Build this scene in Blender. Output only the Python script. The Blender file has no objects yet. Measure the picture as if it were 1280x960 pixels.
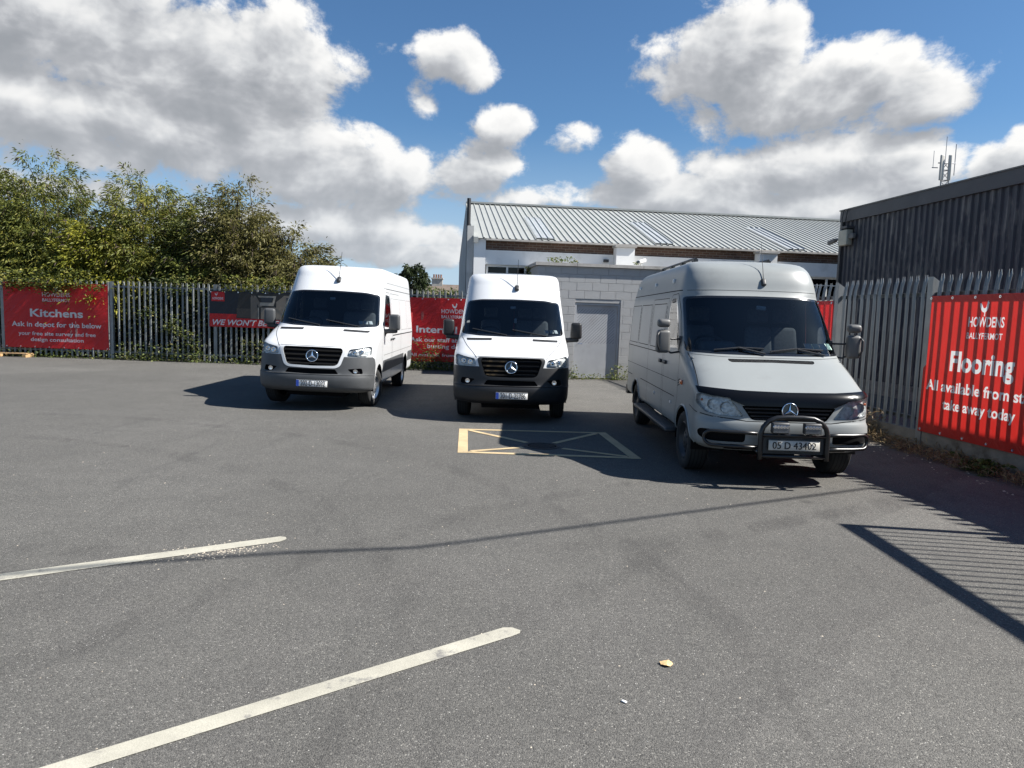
import bpy, bmesh, math, random
import numpy as np
from mathutils import Vector, Matrix
from mathutils.geometry import delaunay_2d_cdt

random.seed(7)
rng = np.random.default_rng(7)
sc = bpy.context.scene
C = sc.collection
PI = math.pi

# ---------------------------------------------------------------- camera
CAM_H = 1.75
F_PX = 890.0
ROLL = math.atan(0.03)
PITCH = math.atan((480 - 394) * math.cos(ROLL) / F_PX)
_cp, _sp = math.cos(PITCH), math.sin(PITCH)
_fwd = Vector((0, _cp, -_sp)); _up0 = Vector((0, _sp, _cp)); _r0 = Vector((1, 0, 0))
_right = _r0 * math.cos(ROLL) + _up0 * math.sin(ROLL)
_up = _up0 * math.cos(ROLL) - _r0 * math.sin(ROLL)
cam_d = bpy.data.cameras.new('camera')
cam = bpy.data.objects.new('camera', cam_d); C.objects.link(cam)
cam.matrix_world = Matrix(((_right.x, _up.x, -_fwd.x, 0), (_right.y, _up.y, -_fwd.y, 0),
                           (_right.z, _up.z, -_fwd.z, CAM_H), (0, 0, 0, 1)))
cam_d.sensor_width = 36.0
cam_d.lens = F_PX / 1280 * 36.0
cam_d.clip_start = 0.05
cam_d.clip_end = 3000
sc.camera = cam

# ---------------------------------------------------------------- light and exposure
SUN_EL = math.radians(45.5)
SUN_AZ = math.radians(97.0)      # from +Y towards +X
sun_dir = Vector((math.cos(SUN_EL) * math.sin(SUN_AZ), math.cos(SUN_EL) * math.cos(SUN_AZ), math.sin(SUN_EL)))
sd = bpy.data.lights.new('sun', 'SUN'); sd.energy = 5.0; sd.angle = math.radians(0.55); sd.color = (1.0, 0.96, 0.90)
so = bpy.data.objects.new('sun', sd); C.objects.link(so)
so.rotation_euler = sun_dir.to_track_quat('Z', 'Y').to_euler()
so.location = (20, 0, 20)
sc.view_settings.view_transform = 'Standard'
sc.view_settings.look = 'None'
sc.view_settings.gamma = 1.0
sc.view_settings.use_curve_mapping = False
sc.view_settings.exposure = 1.1
sc.render.engine = 'CYCLES'
sc.cycles.max_bounces = 6
sc.cycles.diffuse_bounces = 3
sc.cycles.transparent_max_bounces = 12
sc.cycles.use_denoising = True
sc.cycles.caustics_reflective = False
sc.cycles.caustics_refractive = False
sc.render.film_transparent = False

# ---------------------------------------------------------------- world: sky with cumulus
world = bpy.data.worlds.new('World'); sc.world = world; world.use_nodes = True
WN = world.node_tree.nodes; WL = world.node_tree.links
WN.clear()

class NT:
    """small helper for wiring math nodes"""
    def __init__(s, nt): s.n = nt.nodes; s.l = nt.links
    def put(s, sock, v):
        if isinstance(v, (int, float)): sock.default_value = v
        elif isinstance(v, (tuple, list)): sock.default_value = tuple(v)
        else: s.l.new(v, sock)
    def m(s, op, a, b=0.0, c=None, clamp=False):
        n = s.n.new('ShaderNodeMath'); n.operation = op; n.use_clamp = clamp
        s.put(n.inputs[0], a); s.put(n.inputs[1], b)
        if c is not None: s.put(n.inputs[2], c)
        return n.outputs[0]
    def v(s, op, a, b=(0, 0, 0), scale=None):
        n = s.n.new('ShaderNodeVectorMath'); n.operation = op
        s.put(n.inputs[0], a); s.put(n.inputs[1], b)
        if scale is not None: s.put(n.inputs['Scale'], scale)
        s.last = n
        return n.outputs['Value'] if op in ('DOT_PRODUCT', 'LENGTH') else n.outputs[0]
    def noise(s, vec, scale, detail=4, rough=0.55, dist=0.0, lac=2.0):
        n = s.n.new('ShaderNodeTexNoise'); n.inputs['Scale'].default_value = scale
        n.inputs['Detail'].default_value = detail; n.inputs['Roughness'].default_value = rough
        n.inputs['Distortion'].default_value = dist; n.inputs['Lacunarity'].default_value = lac
        if vec is not None: s.l.new(vec, n.inputs['Vector'])
        return n.outputs['Fac']
    def voronoi(s, vec, scale, feature='F1', out='Distance', rand=1.0):
        n = s.n.new('ShaderNodeTexVoronoi'); n.feature = feature; n.inputs['Scale'].default_value = scale
        n.inputs['Randomness'].default_value = rand
        if vec is not None: s.l.new(vec, n.inputs['Vector'])
        return n.outputs[out]
    def ramp(s, f, stops, interp='LINEAR'):
        n = s.n.new('ShaderNodeValToRGB'); n.color_ramp.interpolation = interp
        e = n.color_ramp.elements
        while len(e) < len(stops): e.new(0.5)
        for i, (p, c) in enumerate(stops):
            e[i].position = p; e[i].color = (*c, 1) if len(c) == 3 else c
        s.l.new(f, n.inputs[0]); return n.outputs[0]
    def mix(s, f, a, b, mode='MIX'):
        n = s.n.new('ShaderNodeMix'); n.data_type = 'RGBA'; n.blend_type = mode
        s.put(n.inputs[0], f)
        for k, x in ((6, a), (7, b)):
            if isinstance(x, (tuple, list)): n.inputs[k].default_value = (*x, 1) if len(x) == 3 else x
            else: s.l.new(x, n.inputs[k])
        return n.outputs[2]
    def smooth(s, x, lo, hi, a=0.0, b=1.0):
        n = s.n.new('ShaderNodeMapRange'); n.interpolation_type = 'SMOOTHSTEP'
        s.put(n.inputs[0], x); n.inputs[1].default_value = lo; n.inputs[2].default_value = hi
        n.inputs[3].default_value = a; n.inputs[4].default_value = b
        return n.outputs[0]

W = NT(world.node_tree)
sky = WN.new('ShaderNodeTexSky'); sky.sky_type = 'NISHITA'; sky.sun_disc = False
sky.sun_elevation = SUN_EL; sky.sun_rotation = SUN_AZ; sky.air_density = 1.0; sky.dust_density = 0.6; sky.ozone_density = 2.2
sky.altitude = 50
tc = WN.new('ShaderNodeTexCoord')
sepd = WN.new('ShaderNodeSeparateXYZ'); WL.new(tc.outputs['Generated'], sepd.inputs[0])
az = W.m('ARCTAN2', sepd.outputs[0], sepd.outputs[1])
el = W.m('ARCSINE', sepd.outputs[2])
cb = WN.new('ShaderNodeCombineXYZ'); WL.new(az, cb.inputs[0]); WL.new(el, cb.inputs[1])
AE = cb.outputs[0]
# cumulus heaps: azimuth, elevation (degrees), half widths (degrees), weight
HEAPS = [
    (-32.6, 17.8, 14.5, 4.3, 1.35), (-21.4, 16.7, 10.2, 5.1, 1.3), (-32.8, 11.7, 11.1, 3.4, 1.3), (-20.9, 12.5, 12.5, 3.4, 1.25), (-42.1, 13.1, 6.9, 6.0, 1.3),
    (-15.2, 10.3, 13.3, 3.0, 1.2), (-3.6, 10.9, 4.4, 2.5, 0.95), (-15.2, 6.2, 15.1, 2.0, 0.9), (-5.0, 18.7, 3.3, 1.9, .9), (-0.9, 14.3, 2.7, 1.6, 0.8),
    (4.9, 13.6, 3.6, 1.4, 0.78), (-7.8, 15.5, 1.6, 1.5, 0.35), (9.3, 11.4, 3.5, 2.7, 1.0), (12.6, 9.4, 10.1, 1.8, 1.0), (2.1, 9.2, 6.9, 1.4, 0.9),
    (15.6, 18.7, 6.7, 4.2, 1.25), (23.9, 15.9, 7.8, 3.4, 1.3), (18.6, 14.9, 6.7, 2.6, 1.1), (29.2, 14.9, 2.8, 1.4, 0.9), (21.6, 11.5, 8.9, 2.9, 1.25),
    (26.8, 11.2, 5.5, 2.3, 1.1), (34.4, 10.9, 3.4, 1.8, 1.1), (23.4, 8.5, 7.4, 1.3, 0.9),
    (-9.5, 4.6, 12, 1.1, .75), (-33.0, 7.6, 9, 1.2, .8), (4.0, 6.8, 9, .9, .7),
]

def noise2(vec, scale, detail, rough, dist=0.0):
    n = WN.new('ShaderNodeTexNoise'); n.noise_dimensions = '2D'; n.inputs['Scale'].default_value = scale
    n.inputs['Detail'].default_value = detail; n.inputs['Roughness'].default_value = rough; n.inputs['Distortion'].default_value = dist
    WL.new(vec, n.inputs['Vector']); return n.outputs['Fac']

def heap_field(ae):
    field = None
    for a, e, ra, re, wt in HEAPS:
        d = W.v('MULTIPLY_ADD', ae, (1 / math.radians(ra), 1 / math.radians(re), 0))
        W.last.inputs[2].default_value = (-a / ra, -e / re, 0)
        r2 = W.v('DOT_PRODUCT', d, d)
        b = W.m('MULTIPLY_ADD', r2, -wt, wt)
        field = b if field is None else W.m('MAXIMUM', field, b)
    return field

# elsewhere: the same broken cumulus from plain noise, thinning overhead
gen = W.m('MULTIPLY_ADD', noise2(W.v('MULTIPLY', AE, (1.0, 1.8, 0)), 2.2, 2, 0.5), 6.0, -4.0)
inx = W.smooth(W.m('ABSOLUTE', az), math.radians(40), math.radians(56))
iny = W.smooth(el, math.radians(27), math.radians(36))
gen = W.m('ADD', gen, W.m('MULTIPLY_ADD', W.m('MAXIMUM', inx, iny), 3.0, -3.0))
gen = W.m('SUBTRACT', gen, W.smooth(el, math.radians(30), math.radians(50), 0.0, 2.2))
st = W.v('MULTIPLY', AE, (1.0, 1.35, 0))
OFF = (math.radians(1.3), math.radians(2.0) * 1.35, 0)
def puffs(v, detail):
    n1 = noise2(v, 7.5, detail, 0.65, 0.0)
    vo = WN.new('ShaderNodeTexVoronoi'); vo.voronoi_dimensions = '2D'; vo.inputs['Scale'].default_value = 19.0; WL.new(v, vo.inputs['Vector'])
    return W.m('ADD', W.m('MULTIPLY_ADD', n1, 3.4, -1.66), W.m('MULTIPLY_ADD', vo.outputs['Distance'], -0.75, 0.30))
warp = W.v('SCALE', W.v('SUBTRACT', (lambda n: (WL.new(st, n.inputs['Vector']), n.outputs['Color'])[1])(WN.new('ShaderNodeTexNoise')), (.5, .5, .5)), scale=0.06)
stw = W.v('ADD', st, warp)
f0 = W.m('MAXIMUM', W.m('MAXIMUM', heap_field(AE), -1.5), gen)
f1 = W.m('MAXIMUM', W.m('MAXIMUM', heap_field(W.v('ADD', AE, (math.radians(.8), math.radians(1.5), 0))), -1.5), gen)
p0 = puffs(stw, 9)
p1 = puffs(W.v('ADD', stw, OFF), 4)
D0 = W.m('ADD', f0, p0)
alpha = W.smooth(D0, -0.12, 0.58)
lit = W.m('ADD', W.m('MULTIPLY', W.m('SUBTRACT', f0, f1), 0.75), W.m('MULTIPLY', W.m('SUBTRACT', p0, p1), 0.62))
thick = W.smooth(D0, 0.2, 1.9)
shade = W.smooth(lit, -0.75, 0.95)
shade = W.m('SUBTRACT', W.m('MULTIPLY_ADD', shade, 1.0, 0.10), W.m('MULTIPLY', thick, 0.24), clamp=True)
ccol = W.ramp(shade, [(0.0, (3.2, 3.4, 3.7)), (0.35, (4.5, 4.65, 4.95)), (0.65, (6.3, 6.45, 6.65)), (1.0, (9.4, 9.35, 9.2))])
low = W.smooth(el, 0.0, math.radians(15), 0.8, 0.0)
skyc = W.mix(1.0, sky.outputs[0], (0.65, 0.92, 1.12), 'MULTIPLY')
skyc = W.mix(low, skyc, (5.2, 6.6, 8.2))
ccol = W.mix(W.m('MULTIPLY', low, 0.5), ccol, (5.4, 6.0, 6.7))
col = W.mix(W.m('MULTIPLY', alpha, W.smooth(sepd.outputs[2], -0.01, 0.02)), skyc, ccol)
bg = WN.new('ShaderNodeBackground'); bg.inputs['Strength'].default_value = 0.05
WL.new(col, bg.inputs[0])
wo = WN.new('ShaderNodeOutputWorld'); WL.new(bg.outputs[0], wo.inputs[0])
world.cycles.sampling_method = 'MANUAL'
world.cycles.sample_map_resolution = 512

# ---------------------------------------------------------------- materials
MATS = {}
def new_mat(name):
    m = bpy.data.materials.new(name); m.use_nodes = True
    nt = m.node_tree; b = nt.nodes['Principled BSDF']
    MATS[name] = m
    return m, NT(nt), b

def pmat(name, col, rough=0.5, metal=0.0, var=0.0, vscale=3.0, bump=0.0, bscale=60.0, coat=0.0, spec=0.5, dirt=None, dscale=1.3, vcol=None):
    """principled with noise variation, optional stains and fine relief"""
    m, N, b = new_mat(name)
    geo = N.n.new('ShaderNodeTexCoord').outputs['Object']
    if var > 0 or dirt:
        n = N.noise(geo, vscale, 5, 0.6)
        lo = tuple(c * (1 - var) for c in col); hi = tuple(min(1, c * (1 + var)) for c in col)
        c = N.ramp(n, [(0.3, lo), (0.7, hi)])
        if dirt:
            d = N.noise(geo, dscale, 8, 0.65)
            f = N.smooth(d, 0.5, 0.72, 0, dirt[1])
            c = N.mix(f, c, dirt[0])
        N.l.new(c, b.inputs['Base Color'])
    else:
        b.inputs['Base Color'].default_value = (*col, 1)
    b.inputs['Roughness'].default_value = rough
    b.inputs['Metallic'].default_value = metal
    b.inputs['Specular IOR Level'].default_value = spec
    if coat: b.inputs['Coat Weight'].default_value = coat; b.inputs['Coat Roughness'].default_value = 0.08
    if bump > 0:
        bn = N.n.new('ShaderNodeBump'); bn.inputs['Strength'].default_value = bump; bn.inputs['Distance'].default_value = 0.01
        N.l.new(N.noise(geo, bscale, 6, 0.6), bn.inputs['Height']); N.l.new(bn.outputs[0], b.inputs['Normal'])
    return m

# ---------------------------------------------------------------- mesh helpers
def mesh_from(name, verts, faces, smooth=False, mat=None):
    me = bpy.data.meshes.new(name)
    me.from_pydata([tuple(v) for v in verts], [], faces)
    if mat is not None: me.materials.append(MATS[mat] if isinstance(mat, str) else mat)
    if smooth: me.polygons.foreach_set('use_smooth', [True] * len(me.polygons))
    me.update()
    return me

def link(name, me, parent=None, loc=None, rot=None):
    o = bpy.data.objects.new(name, me); C.objects.link(o)
    if parent is not None: o.parent = parent
    if loc is not None: o.location = loc
    if rot is not None: o.rotation_euler = rot
    return o

def tag(o, label=None, cat=None, group=None, kind=None):
    if label: o['label'] = label
    if cat: o['category'] = cat
    if group: o['group'] = group
    if kind: o['kind'] = kind
    return o

def empty(name, loc=(0, 0, 0), rz=0.0):
    o = bpy.data.objects.new(name, None); C.objects.link(o)
    o.location = loc; o.rotation_euler = (0, 0, rz); o.empty_display_size = 0.2
    return o

class MB:
    """collects simple solids into one mesh"""
    def __init__(s): s.v = []; s.f = []
    def box(s, x0, x1, y0, y1, z0, z1):
        i = len(s.v)
        s.v += [(x0, y0, z0), (x1, y0, z0), (x1, y1, z0), (x0, y1, z0), (x0, y0, z1), (x1, y0, z1), (x1, y1, z1), (x0, y1, z1)]
        s.f += [(i, i + 3, i + 2, i + 1), (i + 4, i + 5, i + 6, i + 7), (i, i + 1, i + 5, i + 4), (i + 1, i + 2, i + 6, i + 5), (i + 2, i + 3, i + 7, i + 6), (i + 3, i, i + 4, i + 7)]
        return s
    def tube(s, pts, r, n=8, caps=True):
        pts = [Vector(p) for p in pts]
        rs = r if isinstance(r, (list, tuple)) else [r] * len(pts)
        base = len(s.v); ref = None
        for k, p in enumerate(pts):
            t = (pts[min(k + 1, len(pts) - 1)] - pts[max(k - 1, 0)]).normalized()
            if ref is None:
                ref = Vector((0, 0, 1)) if abs(t.z) < 0.9 else Vector((1, 0, 0))
            u = t.cross(ref).normalized(); w = u.cross(t).normalized(); ref = w
            for j in range(n):
                a = 2 * PI * j / n
                s.v.append(tuple(p + (u * math.cos(a) + w * math.sin(a)) * rs[k]))
        for k in range(len(pts) - 1):
            for j in range(n):
                a = base + k * n + j; b = base + k * n + (j + 1) % n
                s.f.append((a, b, b + n, a + n))
        if caps:
            s.f.append(tuple(base + j for j in range(n))[::-1])
            e = base + (len(pts) - 1) * n
            s.f.append(tuple(e + j for j in range(n)))
        return s
    def lathe(s, prof, axis='x', n=32, c=(0, 0, 0)):
        """profile of (along, radius) turned round an axis through c"""
        base = len(s.v); m = len(prof)
        for j in range(n):
            a = 2 * PI * j / n; ca, sa = math.cos(a), math.sin(a)
            for (t, r) in prof:
                if axis == 'x': p = (t, r * ca, r * sa)
                elif axis == 'y': p = (r * ca, t, r * sa)
                else: p = (r * ca, r * sa, t)
                s.v.append((p[0] + c[0], p[1] + c[1], p[2] + c[2]))
        for j in range(n):
            k = (j + 1) % n
            for i in range(m - 1):
                s.f.append((base + j * m + i, base + j * m + i + 1, base + k * m + i + 1, base + k * m + i))
        return s
    def build(s, name, mat, parent=None, smooth=False, loc=None, rot=None, angle=None):
        me = mesh_from(name, s.v, s.f, smooth, mat)
        fix_normals(me)
        if smooth and angle: sharp(me, angle)
        return link(name, me, parent, loc, rot)

def fix_normals(me):
    bm = bmesh.new(); bm.from_mesh(me)
    bmesh.ops.recalc_face_normals(bm, faces=bm.faces)
    bm.to_mesh(me); bm.free()

def sharp(me, deg=35):
    bm = bmesh.new(); bm.from_mesh(me)
    lim = math.radians(deg)
    for e in bm.edges:
        e.smooth = not (len(e.link_faces) == 2 and e.calc_face_angle(0) > lim)
    bm.to_mesh(me); bm.free()

def rbox_mesh(name, sx, sy, sz, r, mat, seg=3, taper=None):
    """rounded box centred on the origin"""
    bm = bmesh.new(); bmesh.ops.create_cube(bm, size=1.0)
    for v in bm.verts:
        v.co.x *= sx; v.co.y *= sy; v.co.z *= sz
        if taper and v.co.z > 0: v.co.x *= taper[0]; v.co.y *= taper[1]
    bmesh.ops.bevel(bm, geom=bm.edges[:], offset=r, segments=seg, profile=0.5, affect='EDGES', clamp_overlap=True)
    me = bpy.data.meshes.new(name); bm.to_mesh(me); bm.free()
    me.materials.append(MATS[mat]); me.polygons.foreach_set('use_smooth', [True] * len(me.polygons))
    return me

def text_mesh(body, size, mat, bold=0.0, align='CENTER', shear=0.0, spacing=1.0, extrude=0.0, width=None):
    """lettering as a flat mesh in the XY plane"""
    cu = bpy.data.curves.new('lettering', 'FONT'); cu.body = body; cu.size = size
    cu.align_x = align; cu.offset = bold; cu.shear = shear; cu.space_character = spacing; cu.extrude = extrude
    cu.resolution_u = 3
    o = bpy.data.objects.new('lettering', cu); C.objects.link(o)
    dg = bpy.context.evaluated_depsgraph_get()
    me = bpy.data.meshes.new_from_object(o.evaluated_get(dg))
    bpy.data.objects.remove(o); bpy.data.curves.remove(cu)
    if width and len(me.vertices):
        xs = [v.co.x for v in me.vertices]; w = max(xs) - min(xs); c = (max(xs) + min(xs)) / 2
        if align == 'LEFT': c = min(xs)
        for v in me.vertices: v.co.x = (v.co.x - c) * width / w
    me.materials.clear(); me.materials.append(MATS[mat])
    return me

def star_meshes(r, mat):
    """three pointed star in a ring, in the XZ plane facing -Y"""
    b = MB()
    prof = [(math.cos(a) * r * .085, r * .93 + math.sin(a) * r * .085) for a in np.linspace(0, 2 * PI, 9)]
    b.lathe(prof, 'y', 36)
    ring = b
    s = MB()
    for k in range(3):
        a = PI / 2 + k * 2 * PI / 3
        tip = (math.cos(a) * r * .9, 0, math.sin(a) * r * .9)
        l = (math.cos(a + PI / 3) * r * .2, 0, math.sin(a + PI / 3) * r * .2)
        q = (math.cos(a - PI / 3) * r * .2, 0, math.sin(a - PI / 3) * r * .2)
        i = len(s.v)
        s.v += [(0, -r * .16, 0), tip, l, q]
        s.f += [(i, i + 1, i + 2), (i, i + 3, i + 1)]
    return ring, s

# ---------------------------------------------------------------- shared materials
def asphalt():
    m, N, b = new_mat('asphalt')
    pos = N.n.new('ShaderNodeNewGeometry').outputs['Position']
    big = N.noise(pos, 0.35, 5, 0.6)
    mid = N.noise(pos, 2.3, 6, 0.65)
    base = N.ramp(big, [(0.3, (0.096, 0.093, 0.086)), (0.7, (0.126, 0.122, 0.114))])
    # resurfaced strips and old patches, each a shade of its own
    pv_ = N.n.new('ShaderNodeTexVoronoi'); pv_.voronoi_dimensions = '2D'; pv_.inputs['Scale'].default_value = 0.16; pv_.distance = 'CHEBYCHEV'; N.l.new(N.v('ADD', pos, N.v('SCALE', (lambda q: (N.l.new(pos, q.inputs['Vector']), q.inputs['Scale'].__setattr__('default_value', .8), q.outputs['Color'])[2])(N.n.new('ShaderNodeTexNoise')), scale=.5)), pv_.inputs['Vector'])
    ps = N.n.new('ShaderNodeSeparateColor'); N.l.new(pv_.outputs['Color'], ps.inputs[0])
    base = N.mix(1.0, base, N.ramp(ps.outputs[0], [(0, (.90, .90, .90)), (1, (1.10, 1.10, 1.09))]), 'MULTIPLY')
    base = N.mix(N.smooth(mid, 0.35, 0.75, 0.0, 0.5), base, (0.084, 0.082, 0.077))
    # stretched scuffs left by tyres
    st = N.v('MULTIPLY', pos, (2.2, 0.35, 1.0))
    scuff = N.noise(st, 1.3, 7, 0.7, 0.6)
    base = N.mix(N.smooth(scuff, 0.56, 0.74, 0.0, 0.38), base, (0.058, 0.057, 0.055))
    drip = N.voronoi(pos, 0.9); base = N.mix(N.m('MULTIPLY', N.smooth(N.m('ADD', drip, N.m('MULTIPLY', mid, .12)), .07, .16, .55, 0.0), N.smooth(big, .45, .55)), base, (.045, .044, .042))
    # faint curved tyre tracks where vans swing into their bays
    for cx_, cy_, rr_ in ((-7.5, 2.0, 7.2), (-7.5, 2.0, 9.0), (7.5, -1.5, 9.2), (7.5, -1.5, 10.9), (-2.5, 15.5, 10.6)):
        dd = N.v('LENGTH', N.v('MULTIPLY', N.v('SUBTRACT', pos, (cx_, cy_, 0)), (1, 1, 0)))
        rd = N.m('ABSOLUTE', N.m('SUBTRACT', N.m('ADD', dd, N.m('MULTIPLY_ADD', big, .6, -.3)), rr_))
        base = N.mix(N.m('MULTIPLY', N.smooth(rd, .05, .17, .42, 0.0), N.smooth(scuff, .40, .62)), base, (.060, .058, .055))
    # aggregate: dark pits, pale chips
    vc = N.n.new('ShaderNodeTexVoronoi'); vc.inputs['Scale'].default_value = 150; N.l.new(pos, vc.inputs['Vector'])
    sp = N.n.new('ShaderNodeSeparateColor'); N.l.new(vc.outputs['Color'], sp.inputs[0])
    grain = N.ramp(sp.outputs[0], [(0.0, (0.58, 0.58, 0.58)), (0.5, (0.98, 0.98, 0.98)), (0.95, (1.25, 1.24, 1.22)), (1.0, (2.4, 2.38, 2.3))])
    base = N.mix(1.0, base, grain, 'MULTIPLY')
    fine = N.noise(pos, 260, 3, 0.7)
    base = N.mix(1.0, base, N.ramp(fine, [(0.3, (0.7, 0.7, 0.7)), (0.7, (1.3, 1.3, 1.3))]), 'MULTIPLY')
    chip = N.voronoi(pos, 21.0)
    base = N.mix(N.smooth(chip, 0.05, 0.075, 0.75, 0.0), base, (0.5, 0.49, 0.46))
    N.l.new(base, b.inputs['Base Color'])
    b.inputs['Roughness'].default_value = 0.88
    b.inputs['Specular IOR Level'].default_value = 0.3
    bn = N.n.new('ShaderNodeBump'); bn.inputs['Strength'].default_value = 0.75; bn.inputs['Distance'].default_value = 0.005
    h = N.m('ADD', N.m('MULTIPLY', vc.outputs['Distance'], -1.1), N.m('MULTIPLY', fine, 0.5))
    N.l.new(h, bn.inputs['Height']); N.l.new(bn.outputs[0], b.inputs['Normal'])
asphalt()

def road_paint(name, col, wear):
    m, N, b = new_mat(name)
    pos = N.n.new('ShaderNodeNewGeometry').outputs['Position']
    n = N.noise(pos, 7, 8, 0.7)
    c = N.ramp(N.noise(pos, 2.6, 7, .68), [(0.3, tuple(x * .72 for x in col)), (0.7, tuple(x * 1.08 for x in col))])
    crack = N.m('ABSOLUTE', N.m('SUBTRACT', N.noise(N.v('MULTIPLY', pos, (1, 1, 1)), 4.0, 6, .6, .6), .5))
    c = N.mix(N.smooth(crack, 0.0, 0.010, 0.35, 0.0), c, (0.3, 0.28, 0.25))
    c = N.mix(N.smooth(n, wear, wear + 0.12, 0.0, 0.75), c, (0.15, 0.145, 0.14))
    fine = N.noise(pos, 180, 3, 0.7)
    c = N.mix(1.0, c, N.ramp(fine, [(0.3, (0.78, 0.78, 0.78)), (0.7, (1.1, 1.1, 1.1))]), 'MULTIPLY')
    N.l.new(c, b.inputs['Base Color']); b.inputs['Roughness'].default_value = 0.75
    bn = N.n.new('ShaderNodeBump'); bn.inputs['Strength'].default_value = 0.35; bn.inputs['Distance'].default_value = 0.004
    N.l.new(fine, bn.inputs['Height']); N.l.new(bn.outputs[0], b.inputs['Normal'])
road_paint('line_white', (0.42, 0.40, 0.33), 0.55)
road_paint('line_yellow', (0.55, 0.42, 0.24), 0.58)

pmat('white_paint', (0.64, 0.65, 0.655), 0.32, var=0.02, vscale=1.5, coat=0.5)
pmat('grey_paint', (0.25, 0.266, 0.264), 0.36, var=0.05, vscale=1.2, dirt=((0.20, 0.207, 0.204), 0.5), dscale=2.2, spec=0.4)
pmat('bumper_black', (0.013, 0.0135, 0.015), 0.5, var=0.15, vscale=6)
pmat('black_plastic', (0.028, 0.029, 0.031), 0.5, var=0.15, vscale=6)
pmat('grey_plastic', (0.060, 0.063, 0.066), 0.55, var=0.12, vscale=5, bump=0.05, bscale=250)
pmat('gloss_black', (0.010, 0.011, 0.013), 0.14, coat=0.5)
pmat('deflector_black', (0.004, 0.0045, 0.006), 0.2, spec=0.2)
pmat('void_black', (0.006, 0.006, 0.007), 0.8, spec=0.1)
pmat('gap_black', (0.018, 0.018, 0.018), 0.9, spec=0.1)
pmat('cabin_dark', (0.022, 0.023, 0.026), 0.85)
pmat('dash_grey', (0.17, 0.18, 0.185), 0.7, var=0.1)
pmat('seat_cloth', (0.15, 0.155, 0.165), 0.9, var=0.2, vscale=30)
pmat('tyre_rubber', (0.018, 0.018, 0.018), 0.85, var=0.2, vscale=9, bump=0.2, bscale=90)
pmat('rim_silver', (0.55, 0.56, 0.57), 0.35, 0.8, var=0.06)
pmat('rim_dark', (0.05, 0.05, 0.053), 0.5, 0.5)
pmat('chrome', (0.82, 0.83, 0.85), 0.10, 1.0)
pmat('lamp_reflector', (0.52, 0.53, 0.53), 0.25, 0.25, bump=0.7, bscale=32, var=0.45, vscale=26)
pmat('plate_white', (0.72, 0.72, 0.70), 0.45, var=0.04, vscale=20)
pmat('plate_dull', (0.52, 0.50, 0.45), 0.5, var=0.06, vscale=20)
pmat('plate_blue', (0.02, 0.06, 0.35), 0.45)
pmat('ink_black', (0.012, 0.012, 0.014), 0.6)
pmat('paper_white', (0.78, 0.79, 0.78), 0.6, var=0.08, vscale=60)
pmat('paper_green', (0.55, 0.75, 0.65), 0.6, var=0.25, vscale=80)
pmat('amber_lens', (0.55, 0.10, 0.015), 0.2, coat=0.5)
pmat('red_cord', (0.35, 0.02, 0.02), 0.6)
pmat('skin_grey', (0.17, 0.18, 0.19), 0.6)

def glass(name, tint, refl_rough=0.02, ior=1.45):
    m = bpy.data.materials.new(name); m.use_nodes = True; MATS[name] = m
    nt = m.node_tree; nt.nodes.clear(); N = NT(nt)
    tr = nt.nodes.new('ShaderNodeBsdfTransparent'); tr.inputs[0].default_value = (*tint, 1)
    gl = nt.nodes.new('ShaderNodeBsdfGlossy'); gl.inputs['Roughness'].default_value = refl_rough
    fr = nt.nodes.new('ShaderNodeFresnel'); fr.inputs[0].default_value = ior
    mx = nt.nodes.new('ShaderNodeMixShader'); nt.links.new(fr.outputs[0], mx.inputs[0])
    nt.links.new(tr.outputs[0], mx.inputs[1]); nt.links.new(gl.outputs[0], mx.inputs[2])
    out = nt.nodes.new('ShaderNodeOutputMaterial'); nt.links.new(mx.outputs[0], out.inputs[0])
glass('windscreen_glass', (0.52, 0.57, 0.60), 0.02, 1.62)
glass('window_glass', (0.40, 0.44, 0.45))
glass('lamp_glass', (0.90, 0.92, 0.93), 0.03, 1.22)
glass('building_glass', (0.10, 0.11, 0.12), 0.03)

def galv(name, col, rough):
    m, N, b = new_mat(name)
    oc = N.n.new('ShaderNodeTexCoord').outputs['Object']
    info = N.n.new('ShaderNodeObjectInfo').outputs['Random']
    n = N.noise(N.v('MULTIPLY', oc, (1, 1, 0.35)), 9, 6, 0.65)
    c = N.ramp(n, [(0.25, tuple(x * .72 for x in col)), (0.75, tuple(x * 1.18 for x in col))])
    c = N.mix(1.0, c, N.ramp(info, [(0, (.85, .85, .85)), (1, (1.1, 1.1, 1.1))]), 'MULTIPLY')
    N.l.new(c, b.inputs['Base Color']); b.inputs['Metallic'].default_value = 0.35
    b.inputs['Roughness'].default_value = rough
galv('galvanised', (0.27, 0.285, 0.28), 0.5)
galv('galvanised_dull', (0.25, 0.262, 0.265), 0.45)
pmat('rail_steel', (0.13, 0.14, 0.145), 0.6, 0.3, var=0.15, vscale=6)

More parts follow.
